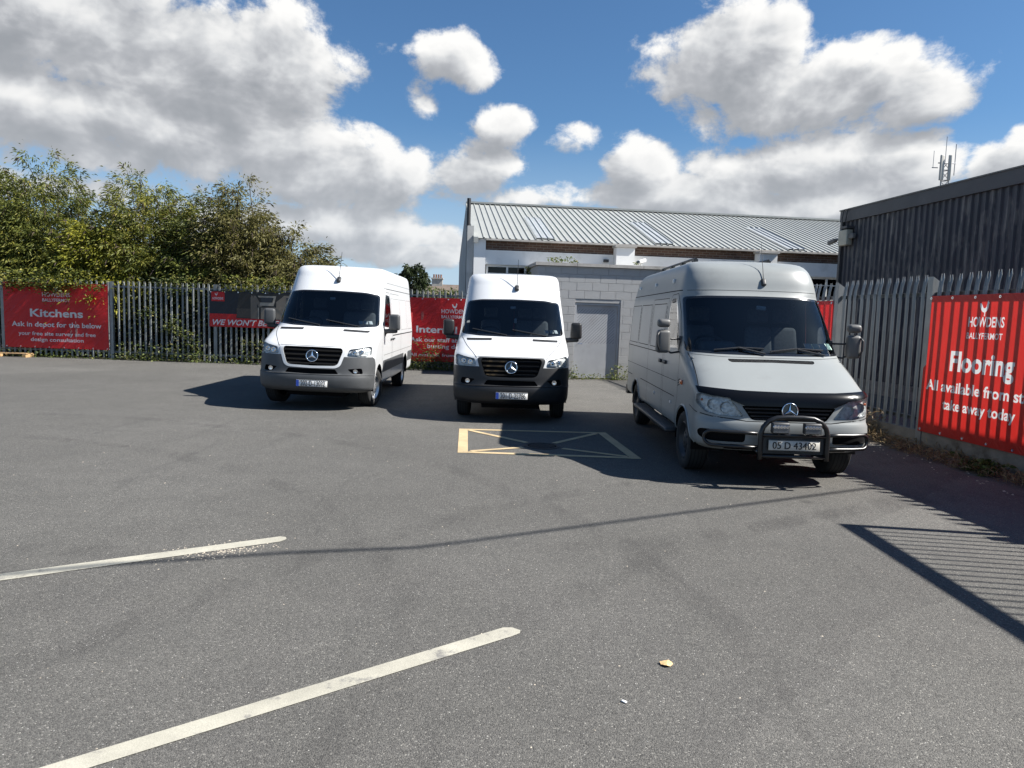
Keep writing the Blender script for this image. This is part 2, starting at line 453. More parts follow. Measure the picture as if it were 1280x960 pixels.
def vinyl(name, col, trans=0.35, crease=0.5):
    """banner cloth: lets some light through, creased"""
    m = bpy.data.materials.new(name); m.use_nodes = True; MATS[name] = m
    nt = m.node_tree; N = NT(nt); b = nt.nodes['Principled BSDF']; out = nt.nodes['Material Output']
    oc = N.n.new('ShaderNodeTexCoord').outputs['Object']
    c = N.ramp(N.noise(oc, 2.5, 4, .6), [(0.3, tuple(x * .9 for x in col)), (0.7, col)])
    N.l.new(c, b.inputs['Base Color']); b.inputs['Roughness'].default_value = 0.42
    b.inputs['Specular IOR Level'].default_value = 0.45
    rot = N.n.new('ShaderNodeMapping'); rot.inputs['Rotation'].default_value = (0, 0.75, 0); N.l.new(oc, rot.inputs['Vector'])
    w = N.noise(N.v('MULTIPLY', rot.outputs[0], (1.0, 1.0, 5.0)), 1.6, 5, 0.6, 0.8)
    bn = N.n.new('ShaderNodeBump'); bn.inputs['Strength'].default_value = crease; bn.inputs['Distance'].default_value = 0.05
    N.l.new(w, bn.inputs['Height']); N.l.new(bn.outputs[0], b.inputs['Normal'])
    tl = nt.nodes.new('ShaderNodeBsdfTranslucent'); N.l.new(c, tl.inputs[0])
    mx = nt.nodes.new('ShaderNodeMixShader'); mx.inputs[0].default_value = trans
    nt.links.new(b.outputs[0], mx.inputs[1]); nt.links.new(tl.outputs[0], mx.inputs[2]); nt.links.new(mx.outputs[0], out.inputs[0])
vinyl('banner_red', (0.66, 0.020, 0.022), 0.22, 1.0)
vinyl('banner_red_near', (0.66, 0.028, 0.022), 0.30, 0.4)
pmat('led_lens', (0.16, 0.17, 0.18), 0.15, 0.3, coat=0.5)
vinyl('banner_letters', (0.86, 0.86, 0.86), 0.30, 0.7)
vinyl('banner_navy', (0.012, 0.016, 0.026), 0.15, 0.4)
vinyl('print_brown', (0.075, 0.060, 0.050), 0.15, 0.4)
vinyl('print_dark', (0.028, 0.026, 0.024), 0.15, 0.4)
vinyl('print_beige', (0.24, 0.205, 0.165), 0.2, 0.4)
vinyl('print_cream', (0.40, 0.36, 0.30), 0.2, 0.4)
vinyl('print_tan', (0.20, 0.165, 0.13), 0.2, 0.4)
vinyl('print_slate', (0.045, 0.05, 0.06), 0.15, 0.4)
vinyl('banner_pink', (0.62, 0.10, 0.10), 0.3, 0.4)
# ================================================================ ground and markings
def sheet(name, pts, z, mat, parent=None):
    me = mesh_from(name, [(x, y, z) for x, y in pts], [tuple(range(len(pts)))], False, mat)
    o = link(name, me, parent)
    if me.polygons[0].normal.z < 0: me.flip_normals()
    return o

g = sheet('ground', [(-600, -200), (600, -200), (600, 1500), (-600, 1500)], 0.0, 'asphalt')
tag(g, 'grey tarmac of the yard', None, None, 'structure')

l1 = sheet('parking_line', [(-3.45, 1.22), (-1.728, 2.526), (-0.008, 3.85), (0.045, 3.852), (0.088, 3.82), (0.085, 3.785), (0.041, 3.743), (-1.539, 2.54), (-3.30, 1.20)], 0.004, 'line_white')
tag(l1, 'nearer white parking bay line, broad across the lower part of the tarmac', 'road marking', 'white parking bay lines')
l2 = sheet('parking_line', [(-6.0, 2.70), (-3.242, 4.414), (-1.749, 5.336), (-1.70, 5.325), (-1.68, 5.274), (-1.709, 5.213), (-3.163, 4.304), (-5.9, 2.58)], 0.004, 'line_white')
tag(l2, 'farther white parking bay line, with a patch of grit beside it', 'road marking', 'white parking bay lines')

# yellow keep-clear box
yb = empty('yellow_box_marking', (0.4, 9.8, 0))
tag(yb, 'faded yellow box with a cross painted round the drain cover', 'road marking')
Yc = dict(bl=(-0.661, 8.868), tl=(-0.785, 10.754), tr=(1.456, 10.792), br=(1.655, 8.811))
def strip(a, b, wa, z, name='stripe'):
    a = Vector(a); b = Vector(b); d = (b - a).normalized(); n = Vector((-d.y, d.x)) * wa / 2
    o = sheet(name, [a + n, b + n, b - n, a - n], z, 'line_yellow', None)
    o.parent = yb; o.matrix_parent_inverse = Matrix.Translation((-0.4, -9.8, 0))
def inset(p, dx, dy): return (p[0] + dx, p[1] + dy)
strip(inset(Yc['bl'], .065, 0), inset(Yc['tl'], .065, 0), 0.13, 0.004)
strip(inset(Yc['br'], -.065, 0), inset(Yc['tr'], -.065, 0), 0.13, 0.004)
strip(inset(Yc['bl'], .13, .05), inset(Yc['br'], -.13, .05), 0.10, 0.005)
strip(inset(Yc['tl'], .13, -.05), inset(Yc['tr'], -.13, -.05), 0.10, 0.005)
mc = Vector((0.43, 9.50))
for k, (p, dx, dy) in dict(a=(Yc['bl'], .16, .12), b=(Yc['tl'], .16, -.12), c=(Yc['tr'], -.16, -.12), d=(Yc['br'], -.16, .12)).items():
    p = Vector((p[0] + dx, p[1] + dy)); d = (mc - p).normalized()
    strip(p, mc - d * 0.30, 0.085, 0.006)
pmat('cast_iron', (0.035, 0.035, 0.036), 0.6, 0.5, var=0.3, vscale=25, bump=0.3, bscale=80)
mh = empty('drain_cover', (mc.x, mc.y, 0)); tag(mh, 'round dark iron drain cover in the middle of the yellow box', 'manhole')
MB().lathe([(0.003, 0.25), (0.010, 0.24), (0.010, 0.20), (0.003, 0.195)], 'z', 36).build('frame_ring', 'cast_iron', mh, True, angle=30)
b = MB().lathe([(0.002, 0.20), (0.003, 0.19), (0.004, 0.001)], 'z', 36)
b.build('lid', 'gap_black', mh)
b = MB()
for i in range(-3, 4):
    w = math.sqrt(max(0.0, .175 ** 2 - (i * .048) ** 2))
    b.box(-w, w, i * .048 - .012, i * .048 + .012, 0.0035, 0.009)
b.build('ribs', 'cast_iron', mh)

# little things lying on the tarmac
pmat('dry_leaf', (0.62, 0.42, 0.20), 0.8, var=0.35, vscale=30)
bl = MB()
n = 11
ring = [(math.cos(2 * PI * k / n) * (0.034 + 0.008 * math.sin(3.1 * k)), math.sin(2 * PI * k / n) * (0.03 + 0.006 * math.cos(2.3 * k)), 0.004 + 0.004 * (k % 3)) for k in range(n)]
bl.v = ring + [(0, 0, 0.014)]; bl.f = [(k, (k + 1) % n, n) for k in range(n)]
o = bl.build('fallen_leaf', 'dry_leaf', None, loc=(0.83, 3.478, 0.002)); tag(o, 'small round tan leaf lying alone on the near tarmac', 'leaf')
o = link('paper_scrap', rbox_mesh('paper_scrap', 0.026, 0.014, 0.006, 0.002, 'paper_white', 1), None, (0.557, 3.109, 0.005), (0, 0, -0.7))
tag(o, 'tiny white paper scrap on the tarmac below the tan leaf', 'litter')
pmat('grit', (0.42, 0.37, 0.30), 0.9, var=0.4, vscale=50)
pv, pf = [], []
def pebble(x, y, s):
    i = len(pv)
    h = s * random.uniform(.4, .8)
    a0 = random.random() * 3
    for k in range(4):
        a = a0 + k * PI / 2; r = s * random.uniform(.7, 1.2)
        pv.append((x + math.cos(a) * r, y + math.sin(a) * r, 0.001))
    pv.append((x, y, h)); pf.extend([(i + k, i + (k + 1) % 4, i + 4) for k in range(4)])
for k in range(420):
    x = random.gauss(0, .17); y = random.gauss(0, .085)
    pebble(-2.05 + x, 5.0 + y + x * .35, random.uniform(.003, .009))
o = link('gravel', mesh_from('gravel', pv, pf, False, 'grit')); tag(o, 'scatter of pale grit beside the farther white line', 'grit', None, 'stuff')
pv, pf = [], []
for k in range(260):
    t = random.random()
    pebble(random.uniform(-5, 5), 2.4 + 9 * t * t + random.random(), random.uniform(.002, .006) * (1 + t))
for k in range(120):
    a = random.uniform(-1, 4.5); d = random.uniform(-.95, -.25)
    pebble(6.156 - math.sin(0.1169) * a + d, 8.388 + math.cos(.1169) * a, random.uniform(.006, .02))
o = link('loose_stones', mesh_from('loose_stones', pv, pf, False, 'grit')); tag(o, 'loose stone chips strewn over the tarmac', 'stones', None, 'stuff')

# ================================================================ palisade fences
def pale_mesh(name, h, mat, bend=0.0, z0=0.06, w=0.066):
    """W-section pale with a split pointed head; front faces -Y"""
    xs = [-w / 2, -w * .27, 0, w * .27, w / 2]; ys = [0, -.020, -.006, -.020, 0]
    tips = [h - .09, h - .02, h - .13, h - .02, h - .09]
    rows = [0.0, 0.90, 0.955, 1.0]
    v = []; f = []
    def col(off):
        b0 = len(v)
        for r in rows:
            for i in range(5):
                z = z0 + (tips[i] - z0) * r
                zz = max(0.0, (z - (h - .30)) / .30)
                spread = 1 + 0.25 * max(0.0, zz - .4) * (1 if bend else 0)
                v.append((xs[i] * spread, ys[i] + off + bend * zz * zz, z))
        return b0
    a = col(0.0); b = col(0.006)
    nr = len(rows)
    for r in range(nr - 1):
        for i in range(4):
            p = a + r * 5 + i; f.append((p, p + 1, p + 6, p + 5))
            p = b + r * 5 + i; f.append((p + 1, p, p + 5, p + 6))
        for i in (0, 4):
            p = a + r * 5 + i; q = b + r * 5 + i
            f.append((p, p + 5, q + 5, q) if i == 0 else (p + 5, p, q, q + 5))
    t = (nr - 1) * 5
    for i in range(4): f.append((a + t + i, a + t + i + 1, b + t + i + 1, b + t + i))
    return mesh_from(name, v, f, False, mat)

def fence(root, length, start, pitch, pale_me, posts, rails, post_me, pale_y=-0.045, skip=None):
    x = start
    while x < length:
        if not any(abs(x - p) < 0.075 for p in posts):
            link('pale', pale_me, root, (x + random.uniform(-.006, .006), pale_y, random.uniform(-.012, .012)), (random.uniform(-.006, .006), random.uniform(-.008, .008), random.uniform(-.05, .05)))
        x += pitch
    for p in posts: link('post', post_me, root, (p, 0, 0))
    for z in rails:
        for a, b in zip([start] + posts, posts + [length]):
            if b - a > .2:
                m = MB(); m.box(a + .052 if a in posts else a, b - .052 if b in posts else b, -.0385, -.0325, z - .025, z + .025); m.box(a + .052 if a in posts else a, b - .052 if b in posts else b, -.0325, .012, z + .019, z + .025)
                m.build('rail', 'rail_steel', root)

def post_mesh(h, mat, w=0.05, d=0.035):
    m = MB()
    m.box(-w, w, -d - .006, -d, 0, h); m.box(-w, w, d, d + .006, 0, h); m.box(-.004, .004, -d, d, 0, h)
    me = mesh_from('post', m.v, m.f, False, mat); return me

# back-left fence
LFA = math.radians(-3.0); LF0 = Vector((-2.65, 21.75, 0)) - Vector((math.cos(LFA), math.sin(LFA), 0)) * 9.92
lfd = Vector((math.cos(LFA), math.sin(LFA), 0))
lf = empty('palisade_fence', LF0, LFA)
tag(lf, 'long galvanised palisade fence in front of the overgrown shrubs', 'fence', 'steel palisade fences')
pl = pale_mesh('pale', 2.47, 'galvanised')
fence(lf, 11.12, -8.4, 0.170, pl, [-6.9, -3.50, 0.03, 3.34, 6.55, 9.24], [0.24, 2.27], post_mesh(2.42, 'galvanised'))

# right-hand fence: runs away from the camera, seen at a slant
RF0 = Vector((6.156, 8.388, 0)); RFA = math.radians(96.7)
rf = empty('palisade_fence', RF0, RFA)   # local +x runs along the fence, local +y points to the yard
tag(rf, 'slanting galvanised palisade fence with curved spiked pales on a concrete plinth', 'fence', 'steel palisade fences')
pr = pale_mesh('pale', 2.52, 'galvanised_dull', 0.055)
# the pales face the yard: mirror them so that the section bulges to +y
for v in pr.vertices: v.co.y = -v.co.y
pr.flip_normals()
x = -6.93
RP = [-5.2, -2.85, -0.5, 1.845, 4.19, 6.6, 9.0]
while x < 11.4:
    if not any(abs(x - p) < 0.09 for p in RP):
        link('pale', pr, rf, (x + random.uniform(-.006, .006), 0.0, random.uniform(-.012, .012)), (random.uniform(-.008, .008), random.uniform(-.008, .008), random.uniform(-.07, .07)))
    x += 0.166
pm = MB(); pm.box(-.055, .055, -.115, .045, 0, 2.47)
pmv = mesh_from('post', pm.v[:4] + [(x, y, z - (0.10 if y < 0 else 0.0)) for x, y, z in pm.v[4:]], pm.f, False, 'galvanised_dull')
for p in RP: link('post', pmv, rf, (p, 0, 0))
for z in (0.42, 2.225):
    for a, b in zip([-7.0] + RP, RP + [11.4]):
        m = MB(); m.box(a + (.057 if a in RP else 0), b - (.057 if b in RP else 0), -.040, -.034, z - .03, z + .03); m.box(a + (.057 if a in RP else 0), b - (.057 if b in RP else 0), -.034, -.005, z + .024, z + .03)
        m.build('rail', 'rail_steel', rf)
# concrete plinth boards between the posts
pmat('plinth_concrete', (0.20, 0.185, 0.165), 0.9, var=0.25, vscale=5, bump=0.5, bscale=35, dirt=((0.07, 0.06, 0.045), 0.85), dscale=3.0)
for a, b in zip([-7.0] + RP, RP + [11.4]):
    m = MB(); m.box(a + .058, b - .058, -.06, .03, 0.0, 0.262)
    o = m.build('plinth_board', 'plinth_concrete', rf)

# tall bar gate folded back along the fence, beside the camera's right
gt = empty('bar_gate', (6.01, 5.79, 0), 0.0)
tag(gt, 'tall steel bar gate standing open by the fence beyond the right edge', 'gate')
GH = 3.14
m = MB(); m.box(-.03, .03, -3.9, 0, GH - .14, GH); m.build('top_rail', 'rail_steel', gt)
m = MB(); m.box(-.03, .03, -3.9, 0, .10, .18); m.build('bottom_rail', 'rail_steel', gt)
m = MB(); m.box(-.035, .035, -.075, 0, 0, GH - .141); m.build('end_post', 'rail_steel', gt)
m = MB(); m.box(-.035, .035, -3.9, -3.83, 0, GH - .141); m.build('end_post', 'rail_steel', gt)
bar = MB().tube([(0, 0, .18), (0, 0, GH - .14)], .011, 6); bar_me = mesh_from('bar', bar.v, bar.f, False, 'rail_steel')
for k in range(1, 34): link('bar', bar_me, gt, (0, -.07 - .113 * k, 0))

# ================================================================ banners
def banner(name, origin, ang, w, h, mat, disp, z0, nx=40, nz=26, flip=False):
    """cloth hung in a fence; local x along, local z up, faces local -y (or +y when flip)"""
    root = empty(name, (origin[0], origin[1], 0), ang)
    sg = 1 if flip else -1
    v = []; f = []
    for j in range(nz + 1):
        for i in range(nx + 1):
            a = i / nx * w; bb = z0 + j / nz * h
            v.append((a, sg * disp(a, bb), bb))
    for j in range(nz):
        for i in range(nx):
            p = j * (nx + 1) + i
            f.append((p, p + 1, p + nx + 2, p + nx + 1) if not flip else (p + 1, p, p + nx + 1, p + nx + 2))
    me = mesh_from('cloth', v, f, True, mat)
    link('cloth', me, root)
    m = MB(); th = .012
    for (x0, x1, za, zb) in ((0, w, z0 - .0, z0 + .03), (0, w, z0 + h - .03, z0 + h)):
        pass
    # eyelets with cable ties along the top
    root['_w'] = w
    return root, sg

def lay(root, sg, me, cx, cz, disp, off=0.008, flip=False, part='lettering'):
    """put a flat XY mesh on the banner at (cx, cz)"""
    bm = bmesh.new(); bm.from_mesh(me)
    long = [e for e in bm.edges if e.calc_length() > 0.12]
    if long: bmesh.ops.subdivide_edges(bm, edges=long, cuts=2)
    bm.to_mesh(me); bm.free()
    for v in me.vertices:
        a = cx + (-v.co.x if flip else v.co.x); bb = cz + v.co.y
        v.co = (a, sg * (disp(a, bb) + off), bb)
    fix = me.polygons[0].normal.y * sg if len(me.polygons) else 1
    if fix < 0: me.flip_normals()
    o = link(part, me, root); return o

def poly_mesh(pts, mat):
    me = bpy.data.meshes.new('print')
    bm = bmesh.new()
    fc = bm.faces.new([bm.verts.new((x, y, 0)) for x, y in pts]); bmesh.ops.triangulate(bm, faces=[fc])
    bm.to_mesh(me); bm.free(); me.materials.append(MATS[mat]); return me

BIRD = [(-.42, .30), (-.30, .36), (-.22, .22), (-.10, .02), (.05, -.02), (.16, .10), (.20, .30), (.24, .46), (.32, .52), (.34, .40), (.42, .36), (.36, .28),
        (.34, .05), (.26, -.16), (.10, -.28), (.08, -.50), (.14, -.54), (.0, -.54), (.02, -.30), (-.14, -.26), (-.30, -.10), (-.40, .10)]
def logo(root, sg, disp, cx, cz, s, flip=False):
    me = poly_mesh([(x * s, y * s) for x, y in BIRD], 'banner_letters')
    lay(root, sg, me, cx, cz, disp, flip=flip, part='bird_emblem')

def write(root, sg, disp, items, flip=False):
    for body, cx, z_base, cap, width, bold in items:
        me = text_mesh(body, cap / 0.70, 'banner_letters', bold * cap, width=width)
        lay(root, sg, me, cx, z_base, disp, flip=flip)

def ties(root, sg, disp, w, z0, h, n, flip=False):
    b = MB()
    for k in range(n):
        a = .05 + (w - .1) * k / (n - 1)
        for zz in (z0 + h - .035, z0 + .035):
            y = sg * (disp(a, zz) + .004)
            b.lathe([(-.003, .008), (.003, .012), (.003, .018), (-.003, .02)], 'y', 8, (a, y, zz))
    b.build('eyelets', 'chrome', root)['kind'] = 'stuff'

def wavy(seed, amp, base):
    r = random.Random(seed); ks = [(r.uniform(.6, 3.0), r.uniform(.6, 3.4), r.uniform(0, 6.3), r.uniform(.3, 1.0)) for _ in range(6)]
    def d(a, b): return base + amp * sum(q * math.sin(kx * a + kz * b + ph) for kx, kz, ph, q in ks) / 2.2
    return d

# the lettering is printed in the cloth itself, so that the sun behind shines through both.
def printed_banner(root, w, h, z0, disp, sg, items, marks, nx=40, nz=26, flip=True, mat='banner_red'):
    fx = -1 if flip else 1
    meshes = []
    for body, cx, zb, cap, width, bold in items:
        me = text_mesh(body, cap / .70, 'banner_letters', bold * cap, width=width); meshes.append(('lettering', me, cx, zb))
    for pts, cx, zb in marks: meshes.append(('bird_emblem', poly_mesh(pts, 'banner_letters'), cx, zb))
    pts = [(i / nx * w, z0 + j / nz * h) for j in range(nz + 1) for i in range(nx + 1)]; edges = []; tri = []; tid = []
    for k, (nm, me, cx, zb) in enumerate(meshes):
        bm = bmesh.new(); bm.from_mesh(me); bmesh.ops.remove_doubles(bm, verts=bm.verts, dist=1e-5); bmesh.ops.triangulate(bm, faces=bm.faces[:])
        base = len(pts); bm.verts.ensure_lookup_table(); bm.verts.index_update()
        co = [(cx + fx * v.co.x, zb + v.co.y) for v in bm.verts]; pts += co
        for e in bm.edges:
            if len(e.link_faces) == 1: edges.append((base + e.verts[0].index, base + e.verts[1].index))
        for f in bm.faces: tri.append([co[v.index] for v in f.verts]); tid.append(k)
        bm.free(); bpy.data.meshes.remove(me)
    vo, eo, fo, *_ = delaunay_2d_cdt([Vector(p) for p in pts], edges, [], 0, 1e-6)
    V = np.array([(p.x, p.y) for p in vo]); F = np.array([t for t in fo if len(t) == 3]); Cn = V[F].mean(1); T = np.array(tri); owner = np.full(len(F), -1)
    for t, k in zip(T, tid):
        (x0, y0), (x1, y1), (x2, y2) = t
        m = (Cn[:, 0] >= t[:, 0].min()) & (Cn[:, 0] <= t[:, 0].max()) & (Cn[:, 1] >= t[:, 1].min()) & (Cn[:, 1] <= t[:, 1].max())
        i = np.where(m)[0]
        if not len(i): continue
        px, py = Cn[i, 0], Cn[i, 1]
        d1 = (x1 - x0) * (py - y0) - (y1 - y0) * (px - x0); d2 = (x2 - x1) * (py - y1) - (y2 - y1) * (px - x1); d3 = (x0 - x2) * (py - y2) - (y0 - y2) * (px - x2)
        ok = ((d1 >= 0) & (d2 >= 0) & (d3 >= 0)) | ((d1 <= 0) & (d2 <= 0) & (d3 <= 0)); owner[i[ok]] = k
    for k in range(-1, len(meshes)):
        f = F[owner == k]
        if not len(f): continue
        used, inv = np.unique(f.ravel(), return_inverse=True); q = inv.reshape(-1, 3)
        P = [(V[i, 0], sg * disp(V[i, 0], V[i, 1]), V[i, 1]) for i in used]
        n = np.cross(np.array(P)[q[:, 1]] - np.array(P)[q[:, 0]], np.array(P)[q[:, 2]] - np.array(P)[q[:, 0]])[:, 1] * sg
        q = np.where((n < 0)[:, None], q[:, ::-1], q)
        nm = 'cloth' if k < 0 else meshes[k][0]
        link(nm, mesh_from(nm, P, [tuple(map(int, r)) for r in q], True, mat if k < 0 else 'banner_letters'), root)
def folded(seed, amp, base, fold):
    w_ = wavy(seed, amp, base); r = random.Random(seed + 1); q = [(r.uniform(3.5, 8), r.uniform(3, 7), r.uniform(0, 6.3), r.uniform(.4, 1)) for _ in range(5)]
    def d(a, b):
        return w_(a, b) + fold * sum(g * (1 - abs(math.sin(.5 * (kx * a - kz * b + ph))) ** .7) for kx, kz, ph, g in q) / 2.5
    return d
def at_lf(a): return LF0 + lfd * a
# kitchens banner (far left)
d1 = folded(3, .016, .075, .030)
r1 = empty('hanging_banner', at_lf(-3.41), LFA); s1 = -1
tag(r1, 'red banner about kitchens at the far left, partly under the shrub', 'banner', 'red advertising banners tied to the fences')
printed_banner(r1, 3.37, 2.03, .29, d1, s1, [('HOWDENS', 1.70, 1.90, .125, .90, .018), ('BALLYFERMOT', 1.70, 1.745, .095, .90, .016), ('Kitchens', 1.70, 1.27, .235, 1.70, .035),
                   ('Ask in depot for the below', 1.70, .955, .15, 2.90, .028), ('your free site survey and free', 1.70, .685, .115, 2.50, .022), ('design consultation', 1.70, .50, .115, 1.70, .022)],
               [([(x * .22, y * .22) for x, y in BIRD], 1.70, 2.16)], 96, 60, False); ties(r1, s1, d1, 3.37, .29, 2.03, 8)
# kitchen picture banner
d2 = wavy(5, .008, .075)
r2, s2 = banner('hanging_banner', at_lf(3.18), LFA, 3.1, 1.10, 'banner_navy', d2, 1.13)
tag(r2, 'dark and red banner with a kitchen picture, behind the left white van', 'banner', 'red advertising banners tied to the fences')
def flat2(pts, mat, off):
    lay(r2, s2, poly_mesh(pts, mat), 0, 1.13, d2, off, part='print')
flat2([(0, 0), (3.1, 0), (3.1, .40), (0, .40)], 'banner_red', .004)
flat2([(.06, .78), (.48, .78), (.48, 1.07), (.06, 1.07)], 'banner_red', .005)
flat2([(.84, .28), (3.1, .24), (3.1, 1.04), (.93, 1.04)], 'print_dark', .006)
flat2([(.86, .58), (1.30, .58), (1.30, .30), (.86, .30)], 'print_brown', .009)
flat2([(1.33, 1.0), (1.50, .80), (1.50, .27), (1.30, .28), (1.30, .9)], 'print_tan', .009)
flat2([(1.52, .62), (1.56, .62), (1.56, .27), (1.52, .27)], 'print_cream', .010)
flat2([(1.62, .27), (2.3, .27), (2.3, .64), (1.62, .62)], 'print_beige', .0095)
flat2([(1.52, .98), (2.06, .98), (2.02, .93), (1.56, .93)], 'print_cream', .011)
flat2([(1.38, .98), (1.46, .98), (1.66, .66), (1.56, .62)], 'print_tan', .0112)
flat2([(1.60, .78), (1.98, .78), (2.03, .98), (2.10, .98), (2.02, .68), (1.58, .68)], 'print_cream', .012)
flat2([(1.62, .92), (1.98, .92), (1.96, .79), (1.64, .79)], 'print_slate', .0125)
flat2([(2.10, .80), (2.35, 1.0), (3.0, 1.0), (3.0, .3), (2.4, .3), (2.1, .6)], 'print_beige', .0115)
flat2([(2.40, .94), (2.9, .94), (2.9, .78), (2.45, .80)], 'print_slate', .0135)
me = text_mesh("WE WON'T BE BEATEN", .165 / .7, 'banner_letters', .006, align='LEFT', shear=.28, width=2.75)
lay(r2, s2, me, .10, 1.19, d2, .010)
me = text_mesh('HOWDENS', .075 / .7, 'banner_letters', .002, width=.34); lay(r2, s2, me, .27, 1.13 + .83, d2, .010)
lay(r2, s2, poly_mesh([(x * .11, y * .11) for x, y in BIRD], 'banner_letters'), .22, 1.13 + .99, d2, .010, part='bird_emblem')
ties(r2, s2, d2, 3.1, 1.13, 1.10, 8)
# internal doors banner
d3 = folded(11, .016, .08, .022)
r3 = empty('hanging_banner', at_lf(9.36), LFA); s3 = -1
tag(r3, 'red banner between the two white vans, with weeds at its foot', 'banner', 'red advertising banners tied to the fences')
printed_banner(r3, 2.05, 1.93, .27, d3, s3, [('HOWDENS', 1.42, 1.75, .12, .80, .018), ('BALLYFERMOT', 1.42, 1.60, .09, .80, .016), ('Internal', .88, 1.15, .20, 1.25, .035),
                   ('Ask our staff about', .98, .875, .125, 1.80, .026), ('busting deals', 1.20, .68, .125, 1.20, .024), ('All available from stock', 1.0, .43, .09, 1.86, .02)],
               [([(x * .19, y * .19) for x, y in BIRD], 1.42, 1.96)], 60, 50, False); ties(r3, s3, d3, 2.05, .27, 1.93, 6)
d4 = wavy(21, .010, .05)
r4 = empty('hanging_banner', RF0 + Vector((math.cos(RFA), math.sin(RFA), 0)) * -.32, RFA); s4 = 1
tag(r4, 'red flooring banner with pale shadows showing through, at the right edge', 'banner', 'red advertising banners tied to the fences')
X4 = lambda a: a + .32
printed_banner(r4, 2.165, 1.93, .268, d4, s4, [('HOWDENS', X4(.755), 1.782, .125, .60, .03), ('BALLYFERMOT', X4(.765), 1.625, .078, .60, .02), ('Flooring', X4(.775), 1.185, .255, 1.09, .05),
    ('All available from stock', X4(.735), .885, .140, 2.02, .035), ('take away today', X4(.77), .645, .135, 1.24, .035)], [([(x * .19, y * .19) for x, y in BIRD], X4(.80), 2.02)], mat='banner_red_near')
ties(r4, s4, d4, 2.165, .268, 1.93, 6, True)
d5 = wavy(31, .012, .05)
r5, s5 = banner('hanging_banner', RF0 + Vector((math.cos(RFA), math.sin(RFA), 0)) * 4.28, RFA, 2.25, 1.90, 'banner_red', d5, 0.27, flip=True)
tag(r5, 'red banner mostly hidden behind the grey van', 'banner', 'red advertising banners tied to the fences')
ties(r5, s5, d5, 2.25, .27, 1.90, 6, True)

d6 = wavy(37, .006, .075)
r6, s6 = banner('hanging_banner', RF0 + Vector((math.cos(RFA), math.sin(RFA), 0)) * -2.82, RFA, 2.55, 1.93, 'banner_red', d6, 0.268, flip=True)
tag(r6, 'red banner past the right edge that throws the solid shadow on the tarmac', 'banner', 'red advertising banners tied to the fences')
ties(r6, s6, d6, 2.55, .268, 1.93, 6, True)
# ================================================================ buildings
BA = math.radians(6.7)
BP = Vector((1.76, 20.15, 0))
bex = Vector((math.cos(BA), math.sin(BA), 0)); bey = Vector((-math.sin(BA), math.cos(BA), 0))

pmat('block_paint', (0.35, 0.352, 0.35), 0.85, var=0.12, vscale=2.2, bump=0.35, bscale=45, dirt=((0.22, 0.21, 0.19), 0.6), dscale=1.1)
pmat('mortar_paint', (0.34, 0.34, 0.335), 0.9, var=0.1, vscale=6)
pmat('coping_concrete', (0.40, 0.38, 0.35), 0.9, var=0.2, vscale=4, bump=0.3, bscale=40, dirt=((0.16, 0.15, 0.13), 0.6), dscale=2.5)
pmat('door_steel', (0.36, 0.37, 0.385), 0.6, var=0.08, vscale=2.0, dirt=((0.24, 0.22, 0.20), 0.45))
pmat('door_groove', (0.13, 0.135, 0.14), 0.8)
pmat('render_white', (0.80, 0.80, 0.78), 0.85, var=0.06, vscale=1.2, bump=0.15, bscale=50, dirt=((0.45, 0.44, 0.41), 0.55), dscale=0.9)
pmat('concrete_frame', (0.46, 0.46, 0.44), 0.9, var=0.12, vscale=1.5, bump=0.2, bscale=40, dirt=((0.25, 0.24, 0.22), 0.5), dscale=1.6)
pmat('roof_sheet', (0.30, 0.31, 0.295), 0.55, var=0.06, vscale=0.9, dirt=((0.26, 0.255, 0.235), 0.5), dscale=0.7)
pmat('roof_rib', (0.30, 0.31, 0.30), 0.6, var=0.08, vscale=2)
pmat('rooflight_plastic', (0.265, 0.285, 0.30), 0.85, var=0.1, vscale=3)
pmat('frame_white', (0.66, 0.66, 0.64), 0.5, var=0.06)
pmat('pipe_black', (0.02, 0.02, 0.022), 0.6)
def bricks():
    m, N, b = new_mat('brown_brick')
    oc = N.n.new('ShaderNodeTexCoord').outputs['Object']
    mp = N.n.new('ShaderNodeMapping'); mp.inputs['Rotation'].default_value = (PI / 2, 0, 0); N.l.new(oc, mp.inputs['Vector'])
    br = N.n.new('ShaderNodeTexBrick'); N.l.new(mp.outputs[0], br.inputs['Vector'])
    br.inputs['Scale'].default_value = 1.0; br.inputs['Brick Width'].default_value = .225; br.inputs['Row Height'].default_value = .075; br.inputs['Mortar Size'].default_value = .008
    br.inputs['Color1'].default_value = (.085, .048, .034, 1); br.inputs['Color2'].default_value = (.14, .08, .055, 1); br.inputs['Mortar'].default_value = (.20, .17, .14, 1)
    c = N.mix(N.smooth(N.noise(oc, 3, 5, .6), .4, .7, 0, .5), br.outputs['Color'], (.07, .045, .035))
    N.l.new(c, b.inputs['Base Color']); b.inputs['Roughness'].default_value = .9
    bn = N.n.new('ShaderNodeBump'); bn.inputs['Strength'].default_value = .6; bn.inputs['Distance'].default_value = .01
    N.l.new(br.outputs['Fac'], bn.inputs['Height']); bn.invert = True; N.l.new(bn.outputs[0], b.inputs['Normal'])
bricks()

